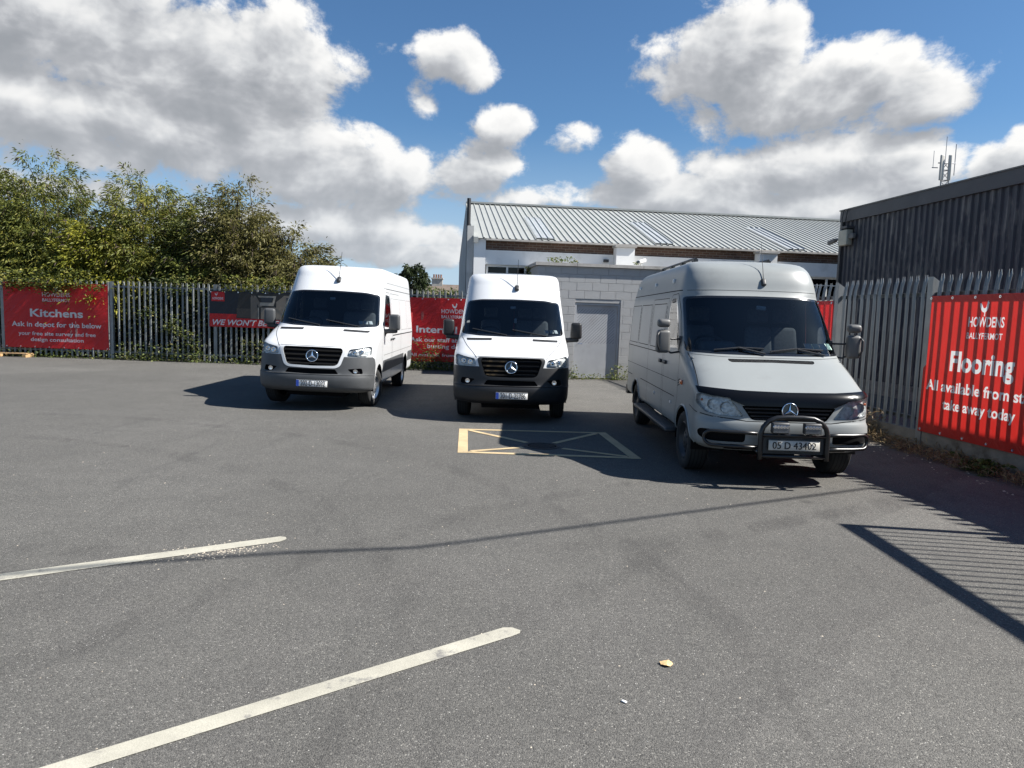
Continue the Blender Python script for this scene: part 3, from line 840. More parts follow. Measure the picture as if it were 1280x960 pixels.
# ---- low block outbuilding with a steel door
ob = empty('block_outbuilding', BP, BA)
tag(ob, 'low grey painted blockwork shed with a steel door, between the vans', 'shed')
OX0, OX1, OH, OD = -1.15, 4.70, 3.16, 2.0
DX0, DX1, DH = -0.05, 1.255, 2.155
m = MB()
m.box(OX0 + .012, DX0 - .02, .012, OD - .02, 0, OH - .004); m.box(DX1 + .02, OX1 - .012, .012, OD - .02, 0, OH - .004)
m.box(DX0 - .02, DX1 + .02, .012, OD - .02, DH + .01, OH - .004); m.box(DX0 - .02, DX1 + .02, .2, OD - .02, 0, DH + .01)
m.build('wall_core', 'mortar_paint', ob)
# each block a piece of its own, mesh shared between blocks of the same length
BW, BH, JT = 0.45, 0.2265, 0.009
_bm = {}
def block_mesh(w, h, dpt=.06):
    k = (round(w, 3), round(h, 3))
    if k not in _bm:
        bm = bmesh.new(); bmesh.ops.create_cube(bm, size=1)
        for v in bm.verts: v.co = Vector((v.co.x * w, v.co.y * dpt, v.co.z * h))
        bmesh.ops.bevel(bm, geom=[e for e in bm.edges if all(v.co.y < 0 for v in e.verts)], offset=.004, segments=1, affect='EDGES')
        me = bpy.data.meshes.new('block'); bm.to_mesh(me); bm.free(); me.materials.append(MATS['block_paint']); _bm[k] = me
    return _bm[k]
rows = 14
for r in range(rows):
    z0 = r * BH; z1 = min(z0 + BH, OH - .003)
    xs = OX0 - (BW / 2 if r % 2 else 0)
    while xs < OX1:
        a, b_ = max(xs, OX0), min(xs + BW, OX1); xs += BW
        segs = [(a, b_)]
        if z0 < DH - .03:
            segs = [(p, q) for p, q in ((a, min(b_, DX0)), (max(a, DX1), b_))]
        for p, q in segs:
            if q - p > .04:
                link('block', block_mesh(round(q - p - JT, 3), round(z1 - z0 - JT, 3)), ob, ((p + q) / 2, .03 + random.uniform(-.0012, .0012), (z0 + z1) / 2))
    ys = .062 + (BW / 2 if r % 2 == 0 else 0) * 0
    yy = .065
    first = True
    while yy < OD - .03:
        q = min(yy + (BW if not (first and r % 2) else BW / 2), OD); first = False
        o = link('block', block_mesh(round(q - yy - JT, 3), round(z1 - z0 - JT, 3)), ob, (OX0 + .03, (yy + q) / 2, (z0 + z1) / 2), (0, 0, -PI / 2)); yy = q
x = OX0 - .07; k = 0
while x < OX1:   # coping stones along the front
    w = [1.18, .92, .98, 1.05][k % 4]; k += 1
    m = MB(); m.box(x + .006, min(x + w, OX1 + .06) - .006, -.075, .34, OH, OH + .085)
    m.build('coping_stone', 'coping_concrete', ob); x += w
m = MB(); m.box(OX0 - .07, OX0 + .3, .345, OD - .02, OH, OH + .085); m.build('coping_stone', 'coping_concrete', ob)
m = MB(); m.box(OX0 + .31, OX1 - .02, .345, OD - .02, OH + .0, OH + .03); m.build('flat_roof', 'coping_concrete', ob)
# door: frame, leaf, upper panel with slanting grooves, handle
dr = empty('steel_door', (0, 0, 0)); dr.parent = ob; dr['label'] = 'pale grey steel door with slanting grooves in its upper half'
m = MB(); m.box(DX0 + .004, DX0 + .055, .03, .15, 0.03, DH - .06); m.box(DX1 - .055, DX1 - .004, .03, .15, 0.03, DH - .06); m.box(DX0 + .004, DX1 - .004, .03, .15, DH - .06, DH - .005)
m.build('door_frame', 'door_steel', dr)
m = MB(); m.box(DX0 + .06, DX1 - .06, .085, .13, .03, DH - .065); m.build('door_leaf', 'door_steel', dr)
gx0, gx1, gz0, gz1 = DX0 + .08, DX1 - .13, 1.02, DH - .16
s = gx0 - (gz1 - gz0)
while s < gx1:    # slanting grooves, clipped to the panel
    p0 = (s, gz0); p1 = (s + (gz1 - gz0), gz1)
    if p0[0] < gx0: p0 = (gx0, gz0 + (gx0 - s))
    if p1[0] > gx1: p1 = (gx1, gz0 + (gx1 - s))
    if p1[0] - p0[0] > .02:
        t = .013
        me = mesh_from('groove', [(p0[0], .0835, p0[1]), (p0[0] + t, .0835, p0[1]), (p1[0], .0835, p1[1] - t), (p1[0], .0835, p1[1])], [(0, 1, 2, 3)], False, 'door_groove')
        link('groove', me, dr)
    s += .088
m = MB(); m.tube([(DX0 + .13, .085, 1.0), (DX0 + .13, .03, 1.0), (DX0 + .25, .03, 1.0)], .011, 6); m.build('handle', 'chrome', dr)
# camera on the shed roof
cc = empty('security_camera', BP + bex * 1.83 + bey * .1 + Vector((0, 0, OH + .085)), BA + .6)
tag(cc, 'small security camera on the edge of the shed roof', 'camera')
MB().tube([(0, 0, 0), (0, 0, .10)], .018, 8).build('stand', 'frame_white', cc)
link('housing', rbox_mesh('housing', .30, .10, .10, .02, 'frame_white'), cc, (0.02, 0, .14), (0, -.25, 0))
MB().lathe([(-.16, .0), (-.16, .035), (-.13, .035)], 'x', 12, (0.0, 0, .105)).build('lens', 'gloss_black', cc)

# ---- white workshop with a ribbed roof
MO = 2.0   # its front stands this far behind the shed front
wk = empty('workshop_building', BP + bey * MO, BA)
tag(wk, 'long white rendered workshop with a ribbed metal roof and rooflights', 'building')
X0, X1, ZE, RW, RR = -2.82, 16.0, 4.06, 5.6, 1.86
m = MB(); m.box(X0 + .36, X1, .02, .30, 3.27, 3.70); o = m.build('render_band', 'render_white', wk)
m = MB(); m.box(X0 + .36, X1, .06, .30, 3.705, ZE - .01); m.build('brick_band', 'brown_brick', wk)
m = MB(); m.box(X0 + .36, X1, .05, .30, 0, 2.55); m.build('lower_wall', 'render_white', wk)
m = MB(); m.box(X0, X0 + .355, -.04, .40, 0, ZE - .03); m.build('corner_column', 'render_white', wk)
m = MB(); m.box(X0 - .20, X0 - .005, .10, .45, 0, ZE + .35); m.build('gable_column', 'concrete_frame', wk)
# gable wall
v = [(X0, .41, 0), (X0, 2 * RW, 0), (X0, 2 * RW, ZE - .05), (X0, RW, ZE + RR - .09), (X0, .41, ZE - .05)]
v2 = [(x + .25, y, z) for x, y, z in v]
me = mesh_from('gable_wall', v + v2, [(0, 1, 2, 3, 4)[::-1], (5, 6, 7, 8, 9)] + [(i, (i + 1) % 5, 5 + (i + 1) % 5, 5 + i) for i in range(5)], False, 'concrete_frame'); fix_normals(me)
link('gable_wall', me, wk)
m = MB(); m.box(X0 + .25, X1, 2 * RW - .3, 2 * RW, 0, ZE); m.build('rear_wall', 'render_white', wk)
for px in (1.50, 6.08, 10.7):
    m = MB(); m.box(px, px + .57, -.36, .018, 0, ZE - .16); m.build('pilaster', 'render_white', wk)
    m = MB(); m.box(px - .05, px + .62, -.42, .015, ZE - .155, ZE - .09); m.build('pilaster_cap', 'coping_concrete', wk)
# windows under the white band
def workshop_window(xa, xb, cols):
    wd = empty('window', (0, 0, 0)); wd.parent = wk
    m = MB(); m.box(xa, xb, .10, .16, 3.205, 3.265); m.box(xa, xb, .10, .16, 2.555, 2.61); m.box(xa, xb, .085, .155, 2.99, 3.02)
    for c in cols: m.box(c - .03, c + .03, .09, .158, 2.555, 3.265)
    m.build('frame', 'frame_white', wd)
    for a, b_ in zip(cols[:-1], cols[1:]):
        m = MB(); m.box(a + .031, b_ - .031, .125, .131, 2.61, 3.205); m.build('pane', 'building_glass', wd)
    m = MB(); m.box(xa, xb, -.02, .20, 2.50, 2.553); m.build('sill', 'coping_concrete', wd)
workshop_window(-2.40, 1.46, [-2.40, -1.78, -1.22, -.5, .2, .9, 1.43])
workshop_window(6.70, 10.65, [6.73, 7.3, 7.95, 8.6, 9.3, 10.0, 10.62])
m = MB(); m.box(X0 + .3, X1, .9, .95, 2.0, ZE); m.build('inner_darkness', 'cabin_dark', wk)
# roof sheets, one metre each with five ribs
def slope(xl, t):  # point on the front slope
    return (xl, -.14 + (RW + .14) * t, ZE - .03 + RR * t * 1.0)
nrm = Vector((0, -RR, RW + .14)).normalized()
SH = 0.985
sv = MB()
i = 0
def quadstrip(mb, xa, xb, t0, t1, lift):
    n0 = nrm * lift
    p = [Vector(slope(xa, t0)) + n0, Vector(slope(xb, t0)) + n0, Vector(slope(xb, t1)) + n0, Vector(slope(xa, t1)) + n0]
    i = len(mb.v); mb.v += [tuple(q) for q in p]; mb.f.append((i, i + 1, i + 2, i + 3))
def sheet_mesh():
    mb = MB(); pit = SH / 5
    for k in range(5):
        xa = k * pit
        prof = [(xa, 0), (xa + pit - .050, 0), (xa + pit - .038, .030), (xa + pit - .012, .030), (xa + pit, 0)]
        for (pa, la), (pb, lb) in zip(prof[:-1], prof[1:]):
            a0 = Vector(slope(pa, 0)) + nrm * la; b0 = Vector(slope(pb, 0)) + nrm * lb
            a1 = Vector(slope(pa, 1)) + nrm * la; b1 = Vector(slope(pb, 1)) + nrm * lb
            i = len(mb.v); mb.v += [tuple(a0), tuple(b0), tuple(b1), tuple(a1)]; mb.f.append((i, i + 1, i + 2, i + 3))
    return mesh_from('roof_sheet', mb.v, mb.f, False, 'roof_sheet')
shm = sheet_mesh()
x = X0 + .12
while x < X1 - .5:
    link('roof_sheet', shm, wk, (x, 0, random.uniform(-.002, .002))); x += SH
m = MB(); m.box(X0 + .0, X1, RW - .16, RW + .16, ZE + RR - .03, ZE + RR + .035); m.build('ridge_cap', 'roof_sheet', wk)
v = [slope(X0 - .02, 0), slope(X0 + .12, 0), slope(X0 + .12, 1), slope(X0 - .02, 1)]
me = mesh_from('verge_trim', [(a, b_, c + .03) for a, b_, c in v] + [(a, b_, c - .14) for a, b_, c in v], [(0, 1, 2, 3), (7, 6, 5, 4), (0, 4, 5, 1), (1, 5, 6, 2), (2, 6, 7, 3), (3, 7, 4, 0)], False, 'roof_sheet'); fix_normals(me)
link('verge_trim', me, wk)
v = [slope(X0, 1), slope(X1, 1), (X1, 2 * RW + .1, ZE - .03), (X0, 2 * RW + .1, ZE - .03)]
link('rear_roof', mesh_from('rear_roof', v, [(0, 1, 2, 3)], False, 'roof_sheet'), wk)
m = MB(); m.box(X0 + .36, X1, -.16, -.04, ZE - .085, ZE - .035); m.build('gutter', 'coping_concrete', wk)
for sx in (-1.0, 2.78, 7.22, 11.2):
    mb = MB(); pit = SH / 5
    for k in range(3):
        quadstrip(mb, sx + k * pit, sx + k * pit + pit - .05, 0.02, .58, .016)
        i = len(mb.v)
        for (pa, la), (pb, lb) in (((k * pit + pit - .05, .016), (k * pit + pit - .03, .044)), ((k * pit + pit - .03, .044), (k * pit + pit, .016))):
            a0 = Vector(slope(sx + pa, .02)) + nrm * la; b0 = Vector(slope(sx + pb, .02)) + nrm * lb
            a1 = Vector(slope(sx + pa, .58)) + nrm * la; b1 = Vector(slope(sx + pb, .58)) + nrm * lb
            i = len(mb.v); mb.v += [tuple(a0), tuple(b0), tuple(b1), tuple(a1)]; mb.f.append((i, i + 1, i + 2, i + 3))
    # set on the nearest rib line so that the ribs run through
    n_ = round((sx - (X0 + .12)) / pit); dx = X0 + .12 + n_ * pit - sx
    o = mb.build('rooflight', 'rooflight_plastic', wk, loc=(dx, 0, 0.03))
m = MB(); m.tube([(X0 - .14, .75, 2.4), (X0 - .14, .75, 5.32)], .06, 8); m.build('flue_pipe', 'pipe_black', wk)
m = MB(); m.tube([(X0 - .10, .5, 4.42), (X0 - .10, 1.1, 4.42)], .05, 8); m.build('flue_bracket', 'pipe_black', wk)
# lamp on the wall beside the pilaster
wl = empty('wall_lamp', BP + bey * (MO + .02) + bex * 1.25 + Vector((0, 0, 3.50)), BA); tag(wl, 'small black lamp on the white workshop band', 'lamp')
link('housing', rbox_mesh('housing', .16, .10, .09, .015, 'black_plastic'), wl, (0, -.12, 0)); MB().tube([(0, 0, 0), (0, -.1, 0)], .014, 6).build('arm', 'black_plastic', wl)

# ---- dark clad unit behind the right-hand fence
rbd = Vector((math.cos(RFA), math.sin(RFA), 0)); rby = Vector((-math.sin(RFA), math.cos(RFA), 0))
ru = empty('clad_unit', RF0 - rby * 4.4, RFA)
tag(ru, 'dark ribbed metal unit behind the slanting fence', 'building')
UH = 4.92; UX0, UX1 = -14.0, 11.5
def worn():
    m, N, b = new_mat('dark_cladding')
    oc = N.n.new('ShaderNodeTexCoord').outputs['Object']
    base = N.ramp(N.noise(oc, .8, 5, .6), [(.3, (.034, .035, .043)), (.7, (.050, .051, .062))])
    # faded paint in patches, each ending raggedly down a rib
    st = N.v('MULTIPLY', oc, (1.6, 0, .42))
    n = N.noise(st, 2.0, 4, .6); n2 = N.noise(N.v('MULTIPLY', oc, (9.0, 0, 1.3)), 1.0, 3, .6)
    f = N.smooth(N.m('ADD', N.m('MULTIPLY', n, .55), N.m('MULTIPLY', n2, .45)), .49, .58, 0, .55)
    base = N.mix(f, base, (.19, .18, .165))
    N.l.new(base, b.inputs['Base Color']); b.inputs['Roughness'].default_value = .55; b.inputs['Metallic'].default_value = .1
worn()
mb = MB(); x = UX0; pit = .20
pts = []
while x < UX1 - .1:
    pts += [(x, 0), (x + .085, 0), (x + .11, .04), (x + .175, .04)]; x += pit
pts.append((UX1, 0))
for p, h_ in pts: mb.v += [(p, h_, .35), (p, h_, UH - .30)]
for k in range(len(pts) - 1): mb.f.append((2 * k, 2 * k + 1, 2 * k + 3, 2 * k + 2))
me = mesh_from('cladding', mb.v, mb.f, False, 'dark_cladding'); fix_normals(me); link('cladding', me, ru)
m = MB(); m.box(UX0, UX1 - .0, -8, -.02, 0, .345); m.box(UX0, UX1 + .01, -8, -.02, .35, UH - .31); m.build('inner_wall', 'dark_cladding', ru)
pmat('fascia_dark', (.075, .075, .078), .6, .1, var=.15, vscale=2)
pmat('fascia_light', (.16, .155, .145), .7, .1, var=.15, vscale=2)
m = MB(); m.box(UX0, UX1 + .08, -.03, .10, UH - .31, UH); m.build('fascia', 'fascia_dark', ru)
m = MB(); m.box(UX0, UX1 + .10, -.25, .125, UH, UH + .03); m.build('roof_edge', 'fascia_light', ru)
m = MB(); m.box(UX0, UX1, -8, -.26, UH - .2, UH); m.build('roof_deck', 'fascia_dark', ru)
m = MB(); m.box(UX1 - .02, UX1 + .07, -.02, .085, 0, UH - .315); m.build('corner_trim', 'fascia_dark', ru)
m = MB(); m.box(UX0, UX1, 0.005, .09, 0, .34); m.build('base_course', 'plinth_concrete', ru)
# downpipe offset and alarm cables at the corner
m = MB(); m.tube([(11.33, .14, UH + .02), (11.36, .17, UH - .25), (11.30, .13, UH - .55), (11.34, .12, UH - .9)], .012, 6)
m.tube([(11.15, .14, UH + .02), (11.2, .16, UH - .3), (11.1, .12, UH - .8)], .012, 6); m.build('cables', 'pipe_black', ru)
# junction box with two small lamps
jb = empty('floodlight_box', RF0 - rby * 4.4 + rbd * 11.12 + rby * .05 + Vector((0, 0, 4.15)), RFA)
tag(jb, 'cream junction box with a grey lamp arm on the corner of the dark unit', 'wall box')
pmat('cream_box', (.42, .40, .32), .6, var=.1, vscale=5)
link('housing', rbox_mesh('housing', .40, .18, .42, .02, 'cream_box'), jb, (0.05, .10, 0))
link('cover', rbox_mesh('cover', .22, .10, .14, .02, 'fascia_light'), jb, (-.25, .09, .02))
m = MB(); m.tube([(.2, .12, .0), (.42, .16, -.03)], .025, 8); m.build('arm', 'fascia_light', jb)
link('lamp_head', rbox_mesh('lamp_head', .28, .12, .10, .02, 'fascia_light'), jb, (.55, .18, -.06), (0, .25, .2))
m = MB(); m.box(-.18, .14, .0, .22, .24, .30); m.build('rain_hood', 'fascia_dark', jb)

# wire strung from the dark unit across to the workshop
wr = MB(); pa = RF0 - rby * 4.3 + rbd * 11.5 + Vector((0, 0, 4.55)); pb = BP + bey * 2.6 + bex * -2.5 + Vector((0, 0, 4.85))
pts = [pa.lerp(pb, t) + Vector((0, 0, -.25 * math.sin(PI * t))) for t in np.linspace(0, 1, 24)]
# overhead cable whose shadow crosses the yard
zc = 6.6; k_ = zc / math.tan(SUN_EL)
kx_ = k_ * math.sin(SUN_AZ); ky_ = k_ * math.cos(SUN_AZ)
cps = [(-9.0, 1.9), (-2.695, 4.622), (-1.6, 4.98), (-.68, 5.17), (-.35, 5.34), (1.4, 6.25), (3.488, 7.367), (7.0, 9.2)]
w2 = MB(); w2.tube([(x + kx_, y + ky_, zc + .02 * (i % 2)) for i, (x, y) in enumerate(cps)], .026, 6)
o = w2.build('overhead_cable', 'pipe_black'); tag(o, 'overhead cable above the frame whose thin shadow crosses the tarmac', 'cable')

# ---- telecom mast far behind
ms = empty('telecom_mast', (34.95, 60, .75)); ms.scale = (.8, .8, .96); tag(ms, 'slim lattice phone mast with pale antennas beyond the dark unit', 'mast')
pmat('mast_steel', (.25, .26, .28), .5, .5); pmat('antenna_cream', (.50, .48, .43), .6, var=.05)
legs = [(-.42, -.3), (.42, -.3), (0, .45)]
for lx, ly in legs: MB().tube([(lx, ly, -.75), (lx * .9, ly * .9, 15.2)], .06, 6).build('leg', 'mast_steel', ms)
b = MB()
for k in range(18):
    z = k * .85
    for (ax, ay), (bx_, by_) in zip(legs, legs[1:] + legs[:1]):
        b.tube([(ax, ay, z), (bx_ * .95, by_ * .95, z + .85)], .03, 4); b.tube([(ax, ay, z), (bx_, by_, z)], .03, 4)
b.build('lattice', 'mast_steel', ms)
for ax, ay, rz in ((-.55, -.5, .2), (.18, -.6, -.2)):
    link('antenna', rbox_mesh('antenna', .42 if ax < 0 else .3, .22, 2.1, .05, 'antenna_cream'), ms, (ax, ay, 14.6), (0, 0, rz))
b = MB(); b.tube([(-.9, -.4, 15.0), (.9, -.4, 15.0)], .05, 5); b.tube([(.8, -.4, 14.0), (.8, -.4, 16.6)], .04, 5); b.tube([(-.2, -.4, 15.0), (-.2, -.4, 17.2)], .03, 5); b.tube([(-1.5, -.4, 14.6), (-.9, -.4, 14.6)], .04, 5)
b.tube([(-1.4, -.4, 14.6), (-1.4, -.4, 16.0)], .025, 5); b.build('aerial_frame', 'mast_steel', ms)

# ---- bungalow seen over the fence between the white vans
pmat('tile_brown', (.13, .10, .08), .85, var=.25, vscale=1.5); pmat('pebbledash', (.40, .38, .34), .9, var=.15, vscale=3); pmat('clay_pot', (.22, .10, .06), .8)
bg_ = empty('bungalow_house', (-9.6, 82, 0), .05); tag(bg_, 'far bungalow roof with a chimney above the fence between the white vans', 'house')
m = MB(); m.box(-1, 11, 0, 7, 0, 2.9); m.build('wall', 'pebbledash', bg_)
rv = [(-1.5, -.4, 2.8), (11.5, -.4, 2.8), (11.5, 3.5, 5.15), (-1.5, 3.5, 5.15), (-1.5, 7.4, 2.8), (11.5, 7.4, 2.8)]
me = mesh_from('roof', rv, [(0, 1, 2, 3), (3, 2, 5, 4), (0, 3, 4), (1, 5, 2)], False, 'tile_brown'); rfo = link('roof', me, bg_)
m = MB(); m.box(-.1, 1.15, 3.1, 3.9, 4.4, 5.75); m.box(-.2, 1.25, 3.0, 4.0, 5.75, 5.9); m.build('chimney', 'pebbledash', rfo)
for k in range(4): MB().lathe([(0, .11), (.32, .09), (.36, .12), (.4, .12), (.4, .06)], 'z', 10, (.12 + k * .28, 3.5, 5.9)).build('chimney_pot', 'clay_pot', rfo)
# ================================================================ vans
def pchip(xs, ys, xq):
    xs = np.asarray(xs, float); ys = np.asarray(ys, float); h = np.diff(xs); d = np.diff(ys) / h
    m = np.zeros_like(ys)
    for i in range(1, len(xs) - 1):
        if d[i - 1] * d[i] > 0:
            w1 = 2 * h[i] + h[i - 1]; w2 = h[i] + 2 * h[i - 1]
            m[i] = (w1 + w2) / (w1 / d[i - 1] + w2 / d[i])
    m[0] = d[0]; m[-1] = d[-1]
    k = np.clip(np.searchsorted(xs, xq) - 1, 0, len(xs) - 2); t = (xq - xs[k]) / h[k]
    return (2 * t ** 3 - 3 * t ** 2 + 1) * ys[k] + (t ** 3 - 2 * t ** 2 + t) * h[k] * m[k] + (-2 * t ** 3 + 3 * t ** 2) * ys[k + 1] + (t ** 3 - t ** 2) * h[k] * m[k + 1]

class Shell:
    """van skin: rings at rising heights, each a rounded plan outline (front corner, side, rear corner, back)"""
    A = 0.9; S1 = 0.9 * PI / 2; S2 = 4.0; S3 = 0.2; S4 = 0.9; RC = 0.10
    def __init__(s, rows, sill=None, creases=()):
        T = np.array(rows, float)   # z w y0 L p yr
        V = np.concatenate([[0], np.cumsum(np.sqrt(np.diff(T[:, 0]) ** 2 + (np.diff(T[:, 2]) * .8) ** 2 + np.diff(T[:, 1]) ** 2) + 1e-4)])
        s.Vmax = V[-1]; s.vq = np.linspace(0, s.Vmax, 1500)
        s.tab = [pchip(V, T[:, k], s.vq) for k in range(6)]
        s.tab[0] = np.maximum.accumulate(s.tab[0] + np.arange(1500) * 1e-9)
        s.sill = sill; s.Smax = s.S1 + s.S2 + s.S3 + s.S4
    def row(s, V): return [np.interp(V, s.vq, t) for t in s.tab]
    def v_of_z(s, z): return np.interp(z, s.tab[0], s.vq)
    def P(s, S, V):
        S = np.asarray(S, float); V = np.asarray(V, float)
        z, w, y0, L, p, yr = s.row(V)
        al = np.clip(S, 0, s.S1) / s.A; sn = np.abs(np.sin(al)); cn = np.abs(np.cos(al))
        r = (sn ** p + cn ** p) ** (-1 / p)
        x = w * r * sn; y = y0 + L * (1 - r * cn)
        t = np.clip((S - s.S1) / s.S2, 0, 1)
        ye = np.maximum(yr - s.RC, y0 + L)
        side = S > s.S1; y = np.where(side, (y0 + L) + t * (ye - y0 - L), y); x = np.where(side, w, x)
        be = np.clip((S - s.S1 - s.S2) / s.S3, 0, 1) * PI / 2; rc = np.minimum(s.RC, w)
        rear = S > s.S1 + s.S2
        x = np.where(rear, w - rc + rc * np.cos(be), x); y = np.where(rear, ye + s.RC * np.sin(be), y)
        q = np.clip((S - s.S1 - s.S2 - s.S3) / s.S4, 0, 1); x = np.where(q > 0, (w - rc) * (1 - q), x)
        if s.sill:
            zs, ya, yb = s.sill; k = np.clip((y - ya) / (yb - ya), 0, 1); k = k * k * (3 - 2 * k)
            z0 = s.tab[0][0]; z = np.where(z < zs + .1, z + k * (zs - z0) * np.clip((zs + .1 - z) / (zs + .1 - z0), 0, 1), z)
        return np.stack([x, y, z], -1)
    def N(s, S, V):
        e = 2e-3
        S = np.asarray(S, float); V = np.asarray(V, float)
        a = s.P(np.minimum(S + e, s.Smax), V) - s.P(np.maximum(S - e, 0), V); b = s.P(S, np.minimum(V + e, s.Vmax)) - s.P(S, np.maximum(V - e, 0))
        n = np.cross(a, b); l = np.linalg.norm(n, axis=-1, keepdims=True)
        n = np.where(l > 1e-12, n / np.maximum(l, 1e-12), np.array([0, 0, 1.0]))
        n[S < 1e-6, 0] = 0
        l = np.linalg.norm(n, axis=-1, keepdims=True); n = n / np.maximum(l, 1e-9)
        return n
    def front(s, x, z):
        V = s.v_of_z(z); _, w, y0, L, p, yr = s.row(V); X = min(abs(x) / w, 1.0)
        return (s.A * math.atan2(X, max(0.0, 1 - X ** p) ** (1 / p)), float(V))
    def side(s, y, z):
        V = s.v_of_z(z); _, w, y0, L, p, yr = s.row(V)
        if y < y0 + L:
            Yn = min(max(1 - (y - y0) / L, 0), 1); Xn = (1 - Yn ** p) ** (1 / p); return (s.A * math.atan2(Xn, Yn), float(V))
        return (s.S1 + s.S2 * min((y - y0 - L) / (yr - s.RC - y0 - L), 1.0), float(V))
    def pt(s, spec):
        k, a, b = spec
        return s.front(a, b) if k == 'f' else s.side(a, b) if k == 's' else (a, b)
    def line(s, specs, closed, step=0.035):
        """mixed front/side points -> dense chart polyline"""
        out = []; n = len(specs)
        for i in range(n if closed else n - 1):
            a, b = specs[i], specs[(i + 1) % n]
            if a[0] == b[0]:
                d = math.hypot(a[1] - b[1], a[2] - b[2]); m = max(1, int(d / step))
                out += [s.pt((a[0], a[1] + (b[1] - a[1]) * k / m, a[2] + (b[2] - a[2]) * k / m)) for k in range(m)]
            else:
                p, q = s.pt(a), s.pt(b); m = max(1, int(math.hypot(p[0] - q[0], p[1] - q[1]) / step))
                out += [(p[0] + (q[0] - p[0]) * k / m, p[1] + (q[1] - p[1]) * k / m) for k in range(m)]
        if not closed: out.append(s.pt(specs[-1]))
        return out

def smooth_poly(pts, r, n=4):
    """round the corners of a closed polygon of ('k', a, b) points"""
    out = []; m = len(pts)
    for i in range(m):
        p0, p, p1 = pts[i - 1], pts[i], pts[(i + 1) % m]
        if p0[0] != p[0] or p1[0] != p[0] or (p[0] == 'f' and abs(p[1]) < 1e-6): out.append(p); continue
        a = Vector((p0[1] - p[1], p0[2] - p[2])); b = Vector((p1[1] - p[1], p1[2] - p[2]))
        la, lb = min(r, a.length * .45), min(r, b.length * .45)
        A = Vector((p[1], p[2])) + a.normalized() * la; B = Vector((p[1], p[2])) + b.normalized() * lb; Q = Vector((p[1], p[2]))
        for k in range(n + 1):
            t = k / n; c = A * (1 - t) ** 2 + Q * 2 * t * (1 - t) + B * t * t
            out.append((p[0], c.x, c.y))
    return out

def in_poly(px, py, poly):
    x = np.array([p[0] for p in poly]); y = np.array([p[1] for p in poly]); res = np.zeros(len(px), bool)
    j = len(poly) - 1
    for i in range(len(poly)):
        c = ((y[i] > py) != (y[j] > py)) & (px < (x[j] - x[i]) * (py - y[i]) / (y[j] - y[i] + 1e-15) + x[i])
        res ^= c; j = i
    return res

def cut_shell(sh, regions, fs=0.05, ss=0.11, vs=0.05):
    """split the half skin into named regions (first match wins); returns chart verts, tris and region index"""
    S = list(np.arange(0, sh.S1, fs)) + list(np.linspace(sh.S1, sh.S1 + sh.S2, int(sh.S2 / ss))) + list(np.linspace(sh.S1 + sh.S2, sh.S1 + sh.S2 + sh.S3, 5)[1:]) + list(np.linspace(sh.S1 + sh.S2 + sh.S3, sh.Smax, 5)[1:])
    Vv = np.linspace(0, sh.Vmax, int(sh.Vmax / vs))
    pts = [(float(a), float(b)) for b in Vv for a in S]
    edges = []; polys = []
    for r in regions:
        pl = sh.line(r['poly'], True, r.get('step', .03)); polys.append(pl)
        b0 = len(pts); pts += [(float(np.clip(a, 0, sh.Smax)), float(np.clip(b, 0, sh.Vmax))) for a, b in pl]
        edges += [(b0 + i, b0 + (i + 1) % len(pl)) for i in range(len(pl))]
    vo, eo, fo, *_ = delaunay_2d_cdt([Vector(p) for p in pts], edges, [], 0, 1e-5)
    v = np.array([(p.x, p.y) for p in vo]); f = np.array([t for t in fo if len(t) == 3])
    c = v[f].mean(1); idx = np.full(len(f), -1)
    for i in range(len(polys) - 1, -1, -1): idx[in_poly(c[:, 0], c[:, 1], polys[i])] = i
    return v, f, idx

def region_mesh(name, sh, v, tris, mat, off=0.0, skirt=True, mirror='both', flat=False):
    """mirror: both halves in one mesh, or +1 / -1 for one half"""
    used, inv = np.unique(tris.ravel(), return_inverse=True); t = inv.reshape(-1, 3)
    S, V = v[used, 0], v[used, 1]; P0 = sh.P(S, V); Nn = sh.N(S, V); P = P0 + Nn * off
    # outward winding
    fn = np.cross(P0[t[:, 1]] - P0[t[:, 0]], P0[t[:, 2]] - P0[t[:, 0]]); flip = (fn * Nn[t].sum(1)).sum(-1) < 0
    t = np.where(flip[:, None], t[:, ::-1], t)
    verts = [P]; norms = [Nn]; faces = [list(map(int, q)) for q in t]
    if abs(off) > 1e-6 and skirt:
        cnt = {}
        for q in t:
            for a, b in ((q[0], q[1]), (q[1], q[2]), (q[2], q[0])): cnt[(int(a), int(b))] = 1
        bd = [(a, b) for a, b in cnt if (b, a) not in cnt and not (P0[a, 0] < 1e-5 and P0[b, 0] < 1e-5)]
        n0 = len(P); ex_v = []; ex_n = []
        for a, b in bd:
            i = n0 + len(ex_v); q = [P[a], P[b], P0[b] - Nn[b] * .001, P0[a] - Nn[a] * .001]
            nn = np.cross(q[3] - q[0], q[1] - q[0]); nn = nn / max(np.linalg.norm(nn), 1e-9)
            ex_v += q; ex_n += [nn] * 4; faces.append([i + 1, i, i + 3, i + 2])
        if ex_v: verts.append(np.array(ex_v)); norms.append(np.array(ex_n))
    verts = np.concatenate(verts); norms = np.concatenate(norms)
    def m(a): return a * np.array([-1, 1, 1])
    if mirror == 'both':
        n = len(verts); faces = faces + [[i + n for i in q[::-1]] for q in faces]
        verts = np.concatenate([verts, m(verts)]); norms = np.concatenate([norms, m(norms)])
    elif mirror == -1:
        verts = m(verts); norms = m(norms); faces = [q[::-1] for q in faces]
    me = mesh_from(name, verts.tolist(), faces, True, mat)
    if not flat: me.normals_split_custom_set_from_vertices([tuple(x) for x in norms])
    return me

